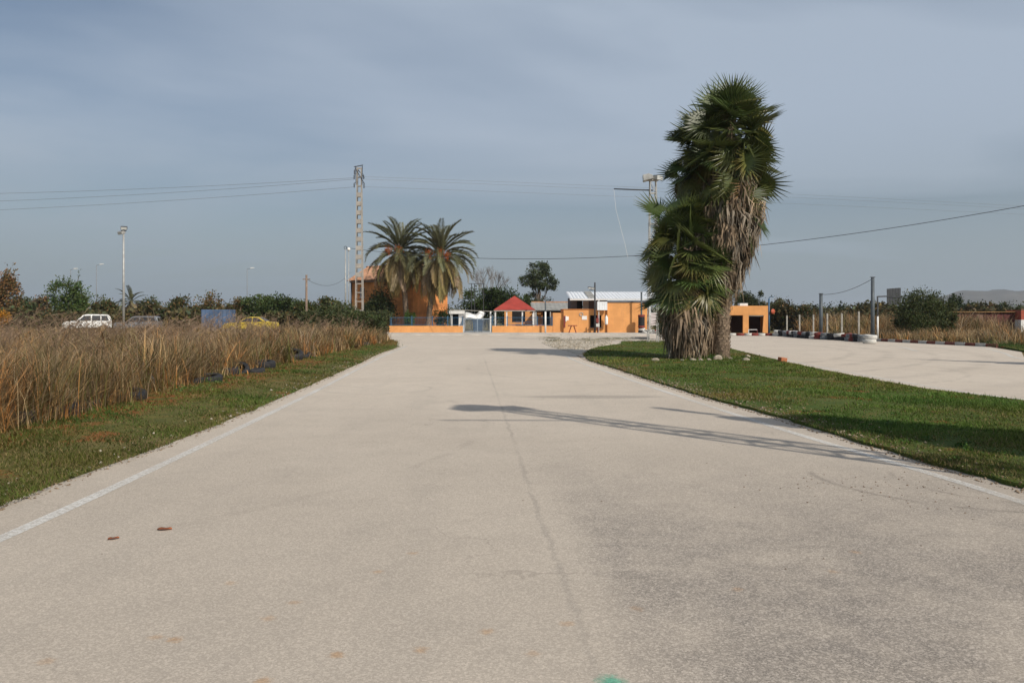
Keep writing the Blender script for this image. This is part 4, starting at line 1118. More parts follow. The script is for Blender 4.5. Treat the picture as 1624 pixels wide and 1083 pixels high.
M_LAMP = pm('lamp_glass', (0.55, 0.56, 0.54), 0.15, 0.05, 3, spec=0.6)
def floodlight(parent, loc, yaw, tilt, s=1.0, mat=None):
    """wedge-shaped floodlight head with a glass front"""
    hd = MB().prism([(-0.30 * s, -0.10 * s), (0.16 * s, -0.14 * s), (0.16 * s, 0.14 * s), (-0.12 * s, 0.16 * s), (-0.30 * s, 0.06 * s)], -0.28 * s, 0.28 * s)
    o = hd.build('floodlight', mat or M_STEEL, parent, bevel=0.012)
    o.matrix_local = Matrix.Translation(loc) @ Matrix.Rotation(yaw, 4, 'Z') @ Matrix.Rotation(tilt, 4, 'Y')
    gl = MB().box(0.163 * s, 0.172 * s, -0.25 * s, 0.25 * s, -0.115 * s, 0.115 * s)
    gl.build('lamp_glass', M_LAMP, o)
    return o

def flood_tower(label, x, y, z0, h):
    r = root('floodlight_tower', label, 'tower', (x, y, z0), 0, 'steel floodlight towers')
    lattice(r, h, 0.60, 0.36, 0.95, 0.055, 0.026, M_STEEL)
    MB().box(-0.34, 0.34, -0.2, 0.2, h, h + 0.06).build('head_plate', M_PYLON, r)
    floodlight(r, (-0.42, -0.05, h + 0.16), math.pi * 0.97, 0.15, 1.3)
    floodlight(r, (0.30, -0.12, h + 0.16), -0.9, 0.1, 1.0)
    return r
TH = Z(287, 50.7)
ft = flood_tower('pale steel lattice floodlight tower left of the fan palms', X(1035.5, 50.7), 50.7, 0.0, TH)
bz = Z(301.5, 50.7)
MB().cyl((0, 0, bz - 0.02), (-2.42, -0.05, bz + 0.06), 0.04, 0.035, 8).build('side_arm', M_DARK, ft)
MB().tube([(-2.42, -.05, bz + .05), (-2.3, -.05, bz - 1.2), (-1.75, -.05, bz - 3.3), (-1.55, -.05, bz - 4.2)], 0.008, 5).build('hanging_cord', M_WHITE, ft)
MB().box(-0.19, 0.13, -0.32, -0.29, Z(516, 50.7), Z(496, 50.7)).build('notice_board', pm('pinkish_white_board', (0.62, 0.54, 0.53), 0.7, 0.1, 3), ft)
MB().box(-0.42, 0.42, -0.42, 0.42, -0.05, 0.05).build('footing', M_CONC, ft)
TN = 9.6
nt = flood_tower('steel lattice floodlight tower standing right of the view, its shadow crossing the road', -0.12 + SUN_H.x * TN / math.tan(SUN_EL), 14.22 + SUN_H.y * TN / math.tan(SUN_EL), IS_Z, TN)
MB().cyl((0, 0, TN - 1.75), (-2.35, -0.02, TN - 1.7), 0.035, 0.03, 8).build('side_arm', M_DARK, nt)

# tall steel pylon of the power line
PD = 74.0
py = root('power_pylon', 'tall pale steel power pylon left of the date palms', 'pylon', (X(570, PD), PD, 0.0))
ph_ = Z(266, PD)
lattice(py, ph_, 0.66, 0.36, 0.8, 0.075, 0.03, M_PYLON, (5.2, 0.40))
hd = MB()
for sx in (-1, 1): hd.bar((sx * 0.26, -0.2, ph_ - 1.6), (sx * 0.3, -0.2, ph_ + 0.1), 0.06)
hd.bar((-0.34, -0.22, ph_ - 0.1), (0.5, -0.22, ph_ - 1.5), 0.06).bar((-0.45, -0.2, ph_ + 0.02), (0.36, -0.2, ph_ + 0.18), 0.07).bar((-0.3, 0.2, ph_), (0.42, 0.2, ph_ - 0.9), 0.06)
hd.build('cross_arm', M_DARK, py)
for (ix, iz) in ((-0.42, ph_ - 0.75), (0.42, ph_ - 0.75), (-0.42, ph_ - 1.5), (0.46, ph_ - 1.55), (-0.40, ph_ - 0.3)):
    im = MB()
    for k in range(4): im.cyl((ix, -0.25, iz - k * 0.09), (ix, -0.25, iz - k * 0.09 - 0.05), 0.07, 0.05, 8)
    im.cyl((ix, -0.25, iz + 0.1), (ix, -0.25, iz - 0.36), 0.02, 0.02, 6)
    im.bar((ix, -0.25, iz + 0.1), (0.2 if ix > 0 else -0.2, -0.2, iz + 0.12), 0.04)
    im.build('insulator', M_DARK, py)

def cable(label, p0, p1, r, through=None, sag=None, n=48, mat=None, name='overhead_cable', group=None):
    p0 = np.array(p0, float); p1 = np.array(p1, float)
    def pt(t, s): q = p0 + (p1 - p0) * t; q[2] -= 4 * s * t * (1 - t); return q
    if through:
        u, v = through; best = None
        for t in np.linspace(0.001, 0.999, 2000):
            q = p0 + (p1 - p0) * t; e = abs(812 + F * q[0] / q[1] - u)
            if best is None or e < best[0]: best = (e, t)
        t = best[1]; q = p0 + (p1 - p0) * t; sag = (q[2] - Z(v, q[1])) / (4 * t * (1 - t))
    mb = MB().tube([tuple(pt(i / n, sag)) for i in range(n + 1)], r, 5)
    return tag(mb.build(name, mat or M_WIRE), label, 'cable', group)
px_, pz_ = X(570, PD), Z(283, PD)
M_FAINT = pm('thin_grey_wire', (0.20, 0.215, 0.23), 0.6, 0.05, 1)
PG = 'power line wires'
for k, (dz, yl, lb) in enumerate(((0.0, 307, 'topmost'), (-0.12, 319, 'middle'), (-0.82, 333, 'lowest'))):
    cable(f'{lb} of the three thin power wires left of the pylon', (px_ - 0.42, PD - 0.25, pz_ + dz), (-95, PD + 6, pz_ + dz - 0.3 - 0.9 * k), 0.015, (0, yl), mat=M_FAINT, group=PG)
for k, (dz, yr, lb) in enumerate(((0.1, 307, 'topmost'), (-0.12, 312, 'middle'), (-0.80, 322, 'lowest'))):
    cable(f'{lb} of the three thin power wires right of the pylon', (px_ + 0.45, PD - 0.25, pz_ + dz), (85, PD + 30, pz_ + dz + 0.2), 0.011, (1230, yr), mat=M_FAINT, group=PG)
cable('dark sagging cable from the thin lamp pole across behind the fan palms', (X(549, 80), 80, Z(393, 80)), (40, 44, Z(250, 44)), 0.020, (1215, 388))

def lamp_pole(name, label, x, y, z0, h, r0, r1, mat, parts=None, group=None, cat='lamp post'):
    r = root(name, label, cat, (x, y, z0), 0, group)
    MB().cyl((0, 0, -0.15), (0, 0, h), r0, r1, 10).build('pole', mat, r)
    if parts: parts(r, h)
    return r
def heads_two(r, h):
    MB().bar((-0.18, 0, h - 0.12), (0.2, 0, h - 0.12), 0.06).build('bracket', M_DARK, r)
    floodlight(r, (0.05, -0.05, h + 0.06), -1.2, 0.3, 0.75, M_DARK)
    floodlight(r, (-0.16, -0.05, h - 0.28), -2.0, 0.35, 0.75, M_STEEL)
lamp_pole('lamp_post', 'slim grey lamp post standing in the dry field', X(196, 58), 58, 0.12, Z(366, 58), 0.09, 0.06, M_STEEL, heads_two)
def street_head(r, h):
    MB().cyl((0, 0, h), (0.9, -0.1, h + 0.18), 0.04, 0.03, 6).build('arm', M_FAINT, r)
    o = MB().prism([(0.7, h + 0.12), (1.5, h + 0.22), (1.5, h + 0.34), (0.8, h + 0.32)], -0.25, 0.05).build('lamp_head', M_WHITE, r, bevel=0.02)
FL = 'far highway lamps'
for (u, v, lb) in ((112, 428, 'faint far street lamp above the big pointed tree'), (153, 421, 'faint far street lamp right of the big pointed tree'), (392, 427, 'faint far street lamp above the yellow car')):
    lamp_pole('street_lamp', lb, X(u, 170), 170, 0, Z(v, 170), 0.10, 0.06, M_FAINT, street_head, FL)
def globe(r, h):
    MB().lathe([(0.001, h + 0.30), (0.13, h + 0.25), (0.18, h + 0.12), (0.13, h), (0.05, h - 0.05)], 12).build('lamp_globe', M_WHITE, r)
    MB().bar((0, 0, h - 1.2), (0.25, 0, h - 1.1), 0.05).build('bracket', M_STEEL, r)
lamp_pole('lamp_post', 'thin pale post with a white globe lamp left of the pylon', X(553, 79), 79, 0.1, Z(399, 79), 0.05, 0.035, M_STEEL, globe)
def ring_top(r, h):
    pts = [(0.14 * math.cos(a), 0, h + 0.12 + 0.14 * math.sin(a)) for a in np.linspace(0, 6.2832, 13)]
    MB().tube(pts, 0.025, 5).build('top_ring', M_DARK, r)
lamp_pole('cable_pole', 'slender pole with a ring top carrying the dark cable', X(548, 80), 80, 0.0, Z(395, 80), 0.09, 0.05, M_STEEL, ring_top, cat='pole')
def crossarm(r, h):
    MB().bar((-0.3, 0, h - 0.35), (0.3, 0, h - 0.35), 0.07).build('cross_arm', M_WOOD, r)
lamp_pole('wooden_pole', 'short weathered wooden pole at the back of the dry field', X(486, 66), 66, 0.1, Z(438, 66), 0.11, 0.08, M_WOOD, crossarm, cat='pole')
cable('thin wire sagging from the wooden pole to the orange house', (X(487, 66), 66, Z(441, 66) - .1), (X(556, 86), 86, Z(432, 86)), 0.014, (520, 453))
def twin_spot(r, h):
    MB().bar((-0.55, -0.05, h - 0.75), (0.02, -0.05, h - 0.62), 0.05).build('bracket', M_DARK, r)
    floodlight(r, (-0.5, -0.1, h - 0.5), -1.5, 0.3, 0.55, M_DARK); floodlight(r, (-0.22, -0.1, h - 0.55), -1.5, 0.3, 0.55, M_DARK)
lamp_pole('spotlight_pole', 'black pole with small spotlights in front of the low orange block', X(943.5, 76.6), 76.6, 0.1, Z(448, 76.6) - 0.1, 0.09, 0.075, M_DARK, twin_spot)
lamp_pole('steel_pole', 'dark pole with a pale lower half between gazebo and orange block', X(865, 76.5), 76.5, 0.1, Z(455, 76.5) - 0.1, 0.075, 0.06, M_POLE,
          lambda r, h: MB().cyl((0, 0, 0.02), (0, 0, Z(496, 76.5)), 0.088, 0.086, 10).build('pale_sleeve', M_WHITE, r), cat='pole')
def goose(r, h):
    MB().tube([(0, 0, h), (0.05, 0, h + 0.15), (0.2, -0.05, h + 0.22), (0.4, -0.1, h + 0.15)], 0.035, 6).build('lamp_arm', M_BLUE, r)
lamp_pole('blue_pole', 'blue lamp pole beside the small orange hut', X(1219.5, 76), 76, 0.0, Z(474, 76), 0.09, 0.075, M_BLUE, goose)
lamp_pole('dark_pole', 'shorter dark grey pole behind the tyre barrier', X(1302, 60), 60, 0.0, Z(466, 60), 0.13, 0.12, M_POLE, lambda r, h: MB().box(-.125, .125, -.125, .125, h, h + .03).build('cap', M_DARK, r), cat='pole')
lamp_pole('dark_pole', 'taller dark grey pole by the white tyre stack', X(1384, 52.5), 52.5, 0.0, Z(440, 52.5), 0.13, 0.105, M_POLE, lambda r, h: MB().box(-.125, .125, -.125, .125, h, h + .03).build('cap', M_DARK, r), cat='pole')
cable('dark wire hung between the two dark poles', (X(1302, 60), 60, Z(467, 60)), (X(1384, 52.5), 52.5, Z(442, 52.5)), 0.016, (1340, 462))
lamp_pole('thin_post', 'thin two-tone post right of the taller dark pole', X(1392, 54), 54, 0.0, Z(470, 54), 0.045, 0.04, M_DARK, lambda r, h: MB().cyl((0, 0, 0), (0, 0, h * 0.55), 0.055, 0.055, 8).build('white_sleeve', M_WHITE, r), cat='post')

# ------------------------------------------------------------------ buildings
def corr_sheet(x0, x1, lo, hi, period=0.25, amp=0.03, sub=4):
    """corrugated sheet between the lines lo=(y,z) and hi=(y,z), ribs running up the slope"""
    mb = MB(); n = max(2, int((x1 - x0) / period * sub)); d = Vector((0, hi[0] - lo[0], hi[1] - lo[1])).normalized(); nr = Vector((0, -d.z, d.y))
    if nr.z < 0: nr = -nr
    vs_ = []
    for i in range(n + 1):
        x = x0 + (x1 - x0) * i / n; o = amp * abs(math.sin(math.pi * (x - x0) / period)) ** 0.6
        for (y, z) in (lo, hi): vs_.append((x, y + nr.y * o, z + nr.z * o))
    fs = [(2 * i, 2 * i + 2, 2 * i + 3, 2 * i + 1) for i in range(n)]
    return mb.add(vs_, fs)
def thick(o, t=0.02, offset=-1):
    m = o.modifiers.new('thickness', 'SOLIDIFY'); m.thickness = t; m.offset = offset; return o

# orange two-storey house with a clay tile roof
H = root('orange_house', 'old orange two-storey house with clay tile roof behind the date palms', 'house', (-9.9, 82, 0.0), math.atan2(.78, .63))
EV, RG = 5.55, 6.95
wl = MB()
# left long wall with a window hole (x = 0 plane), short wall, back walls
wy0, wy1, wz0, wz1 = 7.3, 8.1, 3.6, 4.7
wl.box(0, 0.3, 0, wy0, 0, EV).box(0, 0.3, wy1, 9.5, 0, EV).box(0, 0.3, wy0, wy1, 0, wz0).box(0, 0.3, wy0, wy1, wz1, EV)
wl.box(0.3, 5, 0, 0.3, 0, EV).box(4.7, 5, 0.3, 9.5, 0, EV).box(0.3, 4.7, 9.2, 9.5, 0, EV)
wl.prism([(0, EV), (5, EV), (2.5, RG - 0.06)], 0, 0.3).prism([(0, EV), (5, EV), (2.5, RG - 0.06)], 9.2, 9.5)
wl.build('wall', M_ORANGE_OLD, H)
fr_ = MB().box(0.08, 0.16, wy0, wy0 + 0.08, wz0, wz1).box(0.08, 0.16, wy1 - 0.08, wy1, wz0, wz1).box(0.08, 0.16, wy0 + 0.08, wy1 - 0.08, wz0, wz0 + 0.08).box(0.08, 0.16, wy0 + 0.08, wy1 - 0.08, wz1 - 0.08, wz1).box(0.08, 0.16, 7.66, 7.74, wz0 + .08, wz1 - .08)
wd = fr_.build('window', M_WHITE, H)
MB().box(0.11, 0.13, wy0 + 0.08, wy1 - 0.08, wz0 + 0.08, wz1 - 0.08).build('pane', M_GLASS, wd)
MB().box(-0.06, 0.2, wy0 - 0.1, wy1 + 0.1, wz0 - 0.07, wz0 - 0.003).build('sill', M_CONC, H)
def tile_slope(sign):
    mb = MB(); xe = -0.35 if sign < 0 else 5.35; n = 44 * 4; vs_ = []
    for i in range(n + 1):
        y = -0.3 + 10.1 * i / n
        for k in range(7):
            q = k / 6; o = 0.07 * abs(math.sin(math.pi * i / 4)) ** 0.7 + 0.03 * ((k * 1.0) % 1) + 0.015 * random.random()
            vs_.append((xe + (2.5 - xe) * q, y, EV - 0.14 + (RG - EV + 0.16) * q + o))
    fs = []
    for i in range(n):
        for k in range(6): fs.append((i * 7 + k, i * 7 + k + 1, (i + 1) * 7 + k + 1, (i + 1) * 7 + k))
    return mb.add(vs_, fs)
for s in (-1, 1):
    o = tile_slope(s).build('roof', M_TILE, H); thick(o, 0.06)
rd = MB()
for k in range(24): rd.cyl((2.5, -0.3 + k * 0.42, RG + 0.05), (2.5, -0.3 + k * 0.42 + 0.46, RG + 0.09), 0.12, 0.10, 8)
rd.build('ridge_tiles', M_TILE, H)
MB().box(-0.22, 0.0, 0, 9.5, EV - 0.34, EV - 0.18).build('eave_board', M_WOOD, H)
MB().cyl((-0.06, 9.35, 0), (-0.06, 9.35, EV - 0.2), 0.06, 0.06, 8).build('downpipe', M_DARK, H)

# low boundary wall with blue railings, and the gate
WD = 77.0
def boundary(label, x0, x1, posts, ztop=0.72, zrail=1.55):
    r = root('boundary_wall', label, 'wall', (x0, WD, 0.1), 0)
    MB().box(0, x1 - x0, 0, 0.22, -0.05, ztop - 0.1).build('wall', M_ORANGE, r, bevel=0.01)
    for px__ in posts: MB().box(px__ - x0 - 0.04, px__ - x0 + 0.04, 0.07, 0.15, ztop - 0.098, zrail).build('railing_post', M_BLUE, r)
    rl = MB().box(0, x1 - x0, 0.095, 0.125, zrail - 0.16, zrail - 0.12).build('rail', M_BLUE, r)
    MB().box(0, x1 - x0, 0.095, 0.125, ztop - 0.02, ztop + 0.02).build('rail', M_BLUE, r)
    b = MB(); n = int((x1 - x0) / 0.13)
    for i in range(n): b.box(i * 0.13 + 0.05, i * 0.13 + 0.061, 0.10, 0.118, ztop + 0.02, zrail - 0.16)
    tag(b.build('bars', M_BLUE, r), kind='stuff')
    return r
boundary('low orange wall with blue railings left of the gate', X(617, WD), X(734, WD), [X(620, WD), X(653, WD), X(685.5, WD), X(710, WD), X(733, WD)])
boundary('low orange wall with blue railings in front of the gazebo', X(780.5, WD), X(876.5, WD), [X(781.5, WD), X(805, WD), X(829, WD), X(852, WD), X(875.5, WD)])
g = root('sliding_gate', 'grey-blue barred metal gate between the orange walls', 'gate', (X(735, WD), WD + 0.1, 0.1))
gw = X(779.5, WD) - X(735, WD)
gf_ = MB().box(0, gw, 0, 0.05, 0.06, 0.12).box(0, gw, 0, 0.05, 1.25, 1.31)
for q in (0.0, 0.5, 1.0): gf_.box(q * (gw - 0.06), q * (gw - 0.06) + 0.06, -0.004, 0.054, 0.0, 1.36)
gf_.build('gate_frame', M_BLUEGREY, g)
gb = MB()
for i in range(1, int(gw / 0.11)): gb.box(i * 0.11, i * 0.11 + 0.022, 0.012, 0.036, 0.12, 1.25)
tag(gb.build('bars', M_BLUEGREY, g), kind='stuff')

# gazebo
GD_ = 80.5
gz = root('gazebo', 'gazebo with a red pyramid roof behind the orange wall', 'gazebo', (X(816, GD_), GD_, 0.1))
ez, az_, hw = Z(491.5, GD_) - 0.1, Z(469, GD_) - 0.1, 2.0
rf = MB()
c = [(-hw, -hw, ez), (hw, -hw, ez), (hw, hw, ez), (-hw, hw, ez)]; ap = (0, 0, az_)
rf.add(c + [ap], [(0, 1, 4), (1, 2, 4), (2, 3, 4), (3, 0, 4)])
o = rf.build('roof', M_REDROOF, gz); thick(o, 0.05)
MB().box(-hw, hw, -hw, -hw + 0.05, ez - 0.14, ez - 0.055).box(-hw, hw, hw - 0.05, hw, ez - 0.14, ez - 0.055).box(-hw, -hw + .05, -hw + .05, hw - .05, ez - .14, ez - .055).box(hw - .05, hw, -hw + .05, hw - .05, ez - .14, ez - .055).build('fascia', M_CONC, gz)
for (ax_, ay_) in ((-1.85, -1.85), (1.85, -1.85), (1.85, 1.85), (-1.85, 1.85), (-0.75, -1.85), (0.75, -1.85)):
    MB().box(ax_ - 0.06, ax_ + 0.06, ay_ - 0.06, ay_ + 0.06, -0.05, ez - 0.142).build('post', M_WHITE, gz)
tb_ = MB().box(0.1, 1.75, -1.75, -1.70, 0.62, 0.68).box(0.1, 1.75, -1.75, -1.7, 0.98, 1.04)
for i in range(14): tb_.box(0.13 + i * 0.12, 0.155 + i * 0.12, -1.74, -1.715, 0.68, 0.98)
tb_.build('balustrade', pm('dark_blue_paint', (0.03, 0.05, 0.10), 0.5, 0.2, 3), gz)
# terrace parapet and tables in the courtyard
MB_t = MB().box(0, X(877, 79) - X(800, 79), 0, 0.25, 0, 0.72)
tp_ = MB_t.build('parapet', pm('pink_render', (0.50, 0.22, 0.15), 0.85, 0.2, 1.5)); tp_.location = (X(812, 79.6), 79.2, 0.1)
tag(tp_, 'low pinkish terrace parapet under the gazebo', 'wall')
def table_set(label, x, y, col, cat='table'):
    r = root('courtyard_table', label, cat, (x, y, 0.1), 0.2)
    MB().box(-0.6, 0.6, -0.35, 0.35, 0.68, 0.73).build('table_top', col, r, bevel=0.01)
    for sx in (-1, 1):
        for sy in (-1, 1): MB().bar((sx * 0.5, sy * 0.28, -0.02), (sx * 0.46, sy * 0.25, 0.68), 0.05).build('leg', M_STEEL, r)
    return r
table_set('white table behind the railings right of the gazebo posts', X(836, 78.2), 78.2, M_WHITE)
# pavement-side things left of the gazebo: white kiosk, pergola beam, tarpaulin, bin
KD = 80.0
k = root('white_kiosk', 'small white kiosk with a flat canopy behind the gate', 'kiosk', (X(722, KD), KD, 0.1))
MB().box(-0.55, 0.9, -0.6, 0.9, Z(498, KD) - 0.1, Z(493, KD) - 0.1).build('canopy', M_WHITE, k, bevel=0.02)
MB().box(-0.34, -0.24, -0.5, -0.4, -0.05, Z(498, KD) - 0.1).build('column', M_WHITE, k)
MB().box(0.36, 0.92, -0.45, 0.8, -0.05, Z(498.1, KD) - 0.1).build('side_wall', M_WHITE, k)
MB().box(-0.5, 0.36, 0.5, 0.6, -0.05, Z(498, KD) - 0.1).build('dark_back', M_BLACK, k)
pg = root('pergola_frame', 'thin white pergola beam and post between kiosk and gazebo', 'pergola', (X(713, 79), 79, 0.1))
MB().bar((0, 0, Z(491, 79) - .1), (X(784, 79) - X(713, 79), 0, Z(494, 79) - .1), 0.05).build('beam', M_CONC, pg)
MB().box(X(777, 79) - X(713, 79), X(779.3, 79) - X(713, 79), -0.06, 0.06, -0.05, Z(494, 79) - 0.1).build('post', M_WHITE, pg)
MB().cyl((0.1, 0, -0.05), (0.1, 0, Z(491.4, 79) - 0.1), 0.03, 0.03, 8).build('post', M_STEEL, pg)
# white tarpaulin drooping between the pergola poles
tv = []; tfx = []
nx_, ny_ = 18, 5
for j in range(ny_ + 1):
    for i in range(nx_ + 1):
        q = i / nx_; xx_ = q * 1.85; top = 0.58 + 0.05 * math.sin(q * 9) - 0.13 * math.sin(q * 3.1) + (0.22 * max(0, 1 - abs(q - 0.76) / 0.2)); bot = 0.06 * math.sin(q * 7) + (0.3 * max(0, (q - 0.86) / 0.14))
        s = j / ny_; tv.append((xx_, -0.5 * s + 0.05 * math.sin(q * 14 + s * 3), top + (bot - top) * s))
for j in range(ny_):
    for i in range(nx_): tfx.append((j * (nx_ + 1) + i, j * (nx_ + 1) + i + 1, (j + 1) * (nx_ + 1) + i + 1, (j + 1) * (nx_ + 1) + i))
tp = root('tarpaulin', 'white tarpaulin awning draped above the dark blue bin', 'awning', (X(737.5, 79), 79.4, 0.1))
mm = MB().add(tv, tfx, True); o = mm.build('cloth', pm('white_tarpaulin', (0.80, 0.79, 0.76), 0.7, 0.06, 2), tp); o.location = (0, 0, Z(505, 79) - 0.1); thick(o, 0.012)
for q in (0.05, 1.7): MB().cyl((q, 0.02, -0.05), (q, 0.02, Z(497, 79) - 0.12), 0.025, 0.025, 8).build('pole', M_STEEL, tp)
bn = root('waste_bin', 'dark blue waste container behind the gate', 'bin', (X(758, 78.6), 78.6, 0.1))
M_BIN = pm('dark_blue_plastic', (0.03, 0.065, 0.12), 0.5, 0.2, 3)
MB().prism([(-0.42, 0.12), (0.42, 0.12), (0.5, 1.05), (-0.5, 1.05)], -0.4, 0.4).build('body', M_BIN, bn, bevel=0.02)
MB().prism([(-0.54, 1.053), (0.54, 1.053), (0.5, 1.17), (0, 1.24), (-0.5, 1.17)], -0.45, 0.45).build('lid', M_BIN, bn, bevel=0.02)
for sx in (-0.33, 0.33):
    for sy in (-0.28, 0.28): MB().cyl((sx, sy - 0.03, 0.07), (sx, sy + 0.03, 0.07), 0.075, 0.075, 12).build('wheel', M_RUBBER, bn)

# grey-roofed low building and bar behind the gazebo
BB = root('low_bar_building', 'long low orange building with a grey roof behind the gazebo', 'building', (X(800, 88), 88, 0.1))
ox = X(800, 88)
def bx(u, D): return X(u, D) - ox
wl = MB()
for (a, b_) in ((800, 812), (833, 848), (852, 858)): wl.box(bx(a, 88), bx(b_, 88), 0, 0.25, -0.05, Z(492, 88) - 0.1)
wl.box(bx(800, 88), bx(905, 88), 5.5, 5.75, -0.05, 2.2); wl.box(bx(858, 88), bx(858, 88) + 0.2, 0.25, 5.5, -0.05, 2.0); wl.box(bx(812, 88), bx(833, 88), 0.02, 0.22, -0.05, 0.9)
wl.build('wall', M_ORANGE, BB)
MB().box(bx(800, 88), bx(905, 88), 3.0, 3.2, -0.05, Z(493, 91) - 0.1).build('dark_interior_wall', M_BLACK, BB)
o = corr_sheet(bx(842, 92), bx(907, 92), (-0.3, Z(492, 88) - 0.1), (6.5, Z(480, 94) - 0.1), 0.5, 0.04).build('roof', M_GREYROOF, BB); thick(o, 0.05)
MB().box(bx(843, 94), bx(906, 94), 6.45, 6.65, Z(480, 94) - 0.1, Z(478, 94) - 0.1).build('ridge_cap', M_TILE, BB)
MB().box(bx(848, 88), bx(893, 88), -1.6, -0.35, Z(493.5, 87) - 0.1, Z(492.3, 87) - 0.1).build('porch_roof', M_DARK, BB)
for u_ in (849, 872): MB().box(bx(u_, 87), bx(u_, 87) + 0.09, -1.5, -1.41, -0.05, Z(493.6, 87) - 0.1).build('porch_post', M_WHITE, BB)

# the orange block on the right with the white corrugated roof
OB = root('orange_block', 'flat orange building with a white corrugated roof left of the fan palms', 'building', (X(877, WD), WD + 0.1, 0.1))
ox2 = X(877, WD); oy2 = WD + 0.1
def b2(u, D=WD): return X(u, D) - ox2
T1, T2, T3 = Z(480, WD) - 0.1, Z(491, WD) - 0.1, Z(496, WD) - 0.1
w_ = MB()
w_.box(b2(877.2), b2(894), 0.25, 5, -0.05, T3)
# middle block with a serving hatch
h0, h1, hz0, hz1 = b2(936), b2(954), Z(520, WD) - 0.1, Z(500, WD) - 0.1
w_.box(b2(894), h0, 0.0, 0.25, -0.05, T2).box(h1, b2(963), 0.0, 0.25, -0.05, T2).box(h0, h1, 0.0, 0.25, -0.05, hz0).box(h0, h1, 0.0, 0.25, hz1, T2)
w_.box(b2(894), b2(894) + 0.25, 0.25, 4.5, -0.05, T2).box(b2(894) + .25, b2(963), 4.2, 4.5, -0.05, T2)
w_.box(b2(963), b2(1029), -0.25, 5, -0.05, T1)
w_.build('wall', M_ORANGE, OB)
MB().box(b2(894) - 0.05, b2(963) - 0.003, -0.06, 4.6, T2, T2 + 0.06).build('parapet_cap', M_ORANGE_OLD, OB)
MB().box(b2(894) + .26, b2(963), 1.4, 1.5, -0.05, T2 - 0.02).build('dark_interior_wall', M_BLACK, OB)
MB().box(h0 - 0.05, h1 + 0.05, -0.25, 0.1, hz0 + 0.003, hz0 + 0.06).build('hatch_counter', M_DARK, OB)
MB().box(b2(963) - 0.05, b2(1030), -0.30, 5.05, T1 + 0.002, T1 + 0.16).build('roof_edge', M_GREYW, OB)
o = corr_sheet(b2(903, 79), b2(1046, 79), (1.2, Z(474.5, 78.3) - 0.1), (7.0, Z(463.5, 84) - 0.1), 0.34, 0.07).build('corrugated_roof', M_WHITE_METAL, OB); thick(o, 0.03)
MB().box(b2(903, 79), b2(1046, 79), 1.1, 1.16, Z(476.3, 78.3) - 0.1, Z(474.2, 78.3) - 0.1).build('gutter', M_WHITE, OB)
q0, q1 = b2(931, 80), b2(943, 80)
sk = corr_sheet(q0, q1, (1.5, Z(474.0, 78.6) - 0.02), (6.6, Z(464.0, 83.6) - 0.0), 0.34, 0.02); o = sk.build('roof_light', M_GREYROOF, OB); thick(o, 0.03)
gw_ = MB()
gd = 2.4
gw_.box(b2(905, 79.5), b2(915, 79.5), gd, gd + 0.2, T2 - 0.4, Z(473.8, 79.5) - 0.1).box(b2(934, 79.5), b2(963, 79.5), gd, gd + 0.2, T2 - 0.4, Z(476, 79.5) - 0.1).box(b2(905, 79.5), b2(905, 79.5) + 0.2, gd + 0.2, 6.5, T2 - .4, Z(472, 80) - 0.1)
gw_.box(b2(915, 79.5), b2(934, 79.5), gd, gd + 0.2, Z(477, 79.5) - 0.1, Z(476, 79.5) - 0.1)
gw_.build('upper_grey_wall', M_GREYW, OB)
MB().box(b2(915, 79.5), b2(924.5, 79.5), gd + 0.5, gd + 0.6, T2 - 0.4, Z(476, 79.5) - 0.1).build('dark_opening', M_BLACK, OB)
MB().box(b2(924.5, 79.5), b2(933.9, 79.5), gd + 0.1, gd + 0.14, T2 - 0.4, Z(477.2, 79.5) - 0.1).build('window', pm('pale_window_sheet', (0.36, 0.37, 0.34), 0.4, 0.1, 2), OB)
# white corrugated shutter box fixed on the wall
s0, s1 = b2(946), b2(962)
MB().box(s0, s1, -0.62, -0.252, Z(492, WD) - 0.1, Z(479, WD) - 0.1).build('shutter_box', M_WHITE, OB)
o = corr_sheet(s0, s1, (-0.66, Z(492, WD) - 0.1), (-0.64, Z(478.5, WD) - 0.1), 0.16, 0.03).build('shutter_face', M_WHITE_METAL, OB)
MB().cyl((b2(949), -0.5, -0.05), (b2(949), -0.5, Z(475, WD) - 0.1), 0.035, 0.035, 8).build('white_pipe', M_WHITE, OB)
MB().cyl((b2(1030), -0.33, -0.05), (b2(1030), -0.33, T1 + 0.1), 0.05, 0.05, 8).build('downpipe', M_WHITE, OB)
MB().lathe([(0.001, 0), (0.13, 0.02), (0.15, 0.12), (0.15, 0.62), (0.11, 0.74), (0.06, 0.80), (0.06, 0.88), (0.001, 0.9)], 14, c=(b2(961), -0.45, Z(515, WD) - 0.1)).build('white_cylinder', M_WHITE, OB)
MB().bar((b2(961), -0.3, Z(510, WD) - .1), (b2(961), -0.2, Z(510, WD) - .1), 0.08).build('bracket', M_DARK, OB)
cl = MB().lathe([(0.16, 0.0), (0.19, 0.02), (0.19, 0.05), (0.16, 0.06), (0.12, 0.03)], 18)
o = cl.build('wall_ring', M_STEEL, OB); o.rotation_euler = (rad(90), 0, 0); o.location = (b2(922), -0.002, Z(498.5, WD) - 0.1)
for ub, vt in ((898, 502), (927, 501)): MB().box(b2(ub - 4), b2(ub + 4), -0.03, -0.003, Z(vt + 6, WD) - .1, Z(vt, WD) - .1).build('wall_panel', M_WHITE, OB)
MB().box(b2(894.2), b2(896.5), -0.12, -0.003, Z(519, WD) - .1, Z(501, WD) - .1).build('wall_panel', M_TRED, OB)
MB().box(b2(897), b2(898.6), -0.12, -0.003, Z(510, WD) - .1, Z(501, WD) - .1).build('wall_panel', M_WHITE, OB)
rp = root('red_post', 'dark red post with a pale plate before the serving hatch', 'post', (X(948, 76), 76, 0.1))
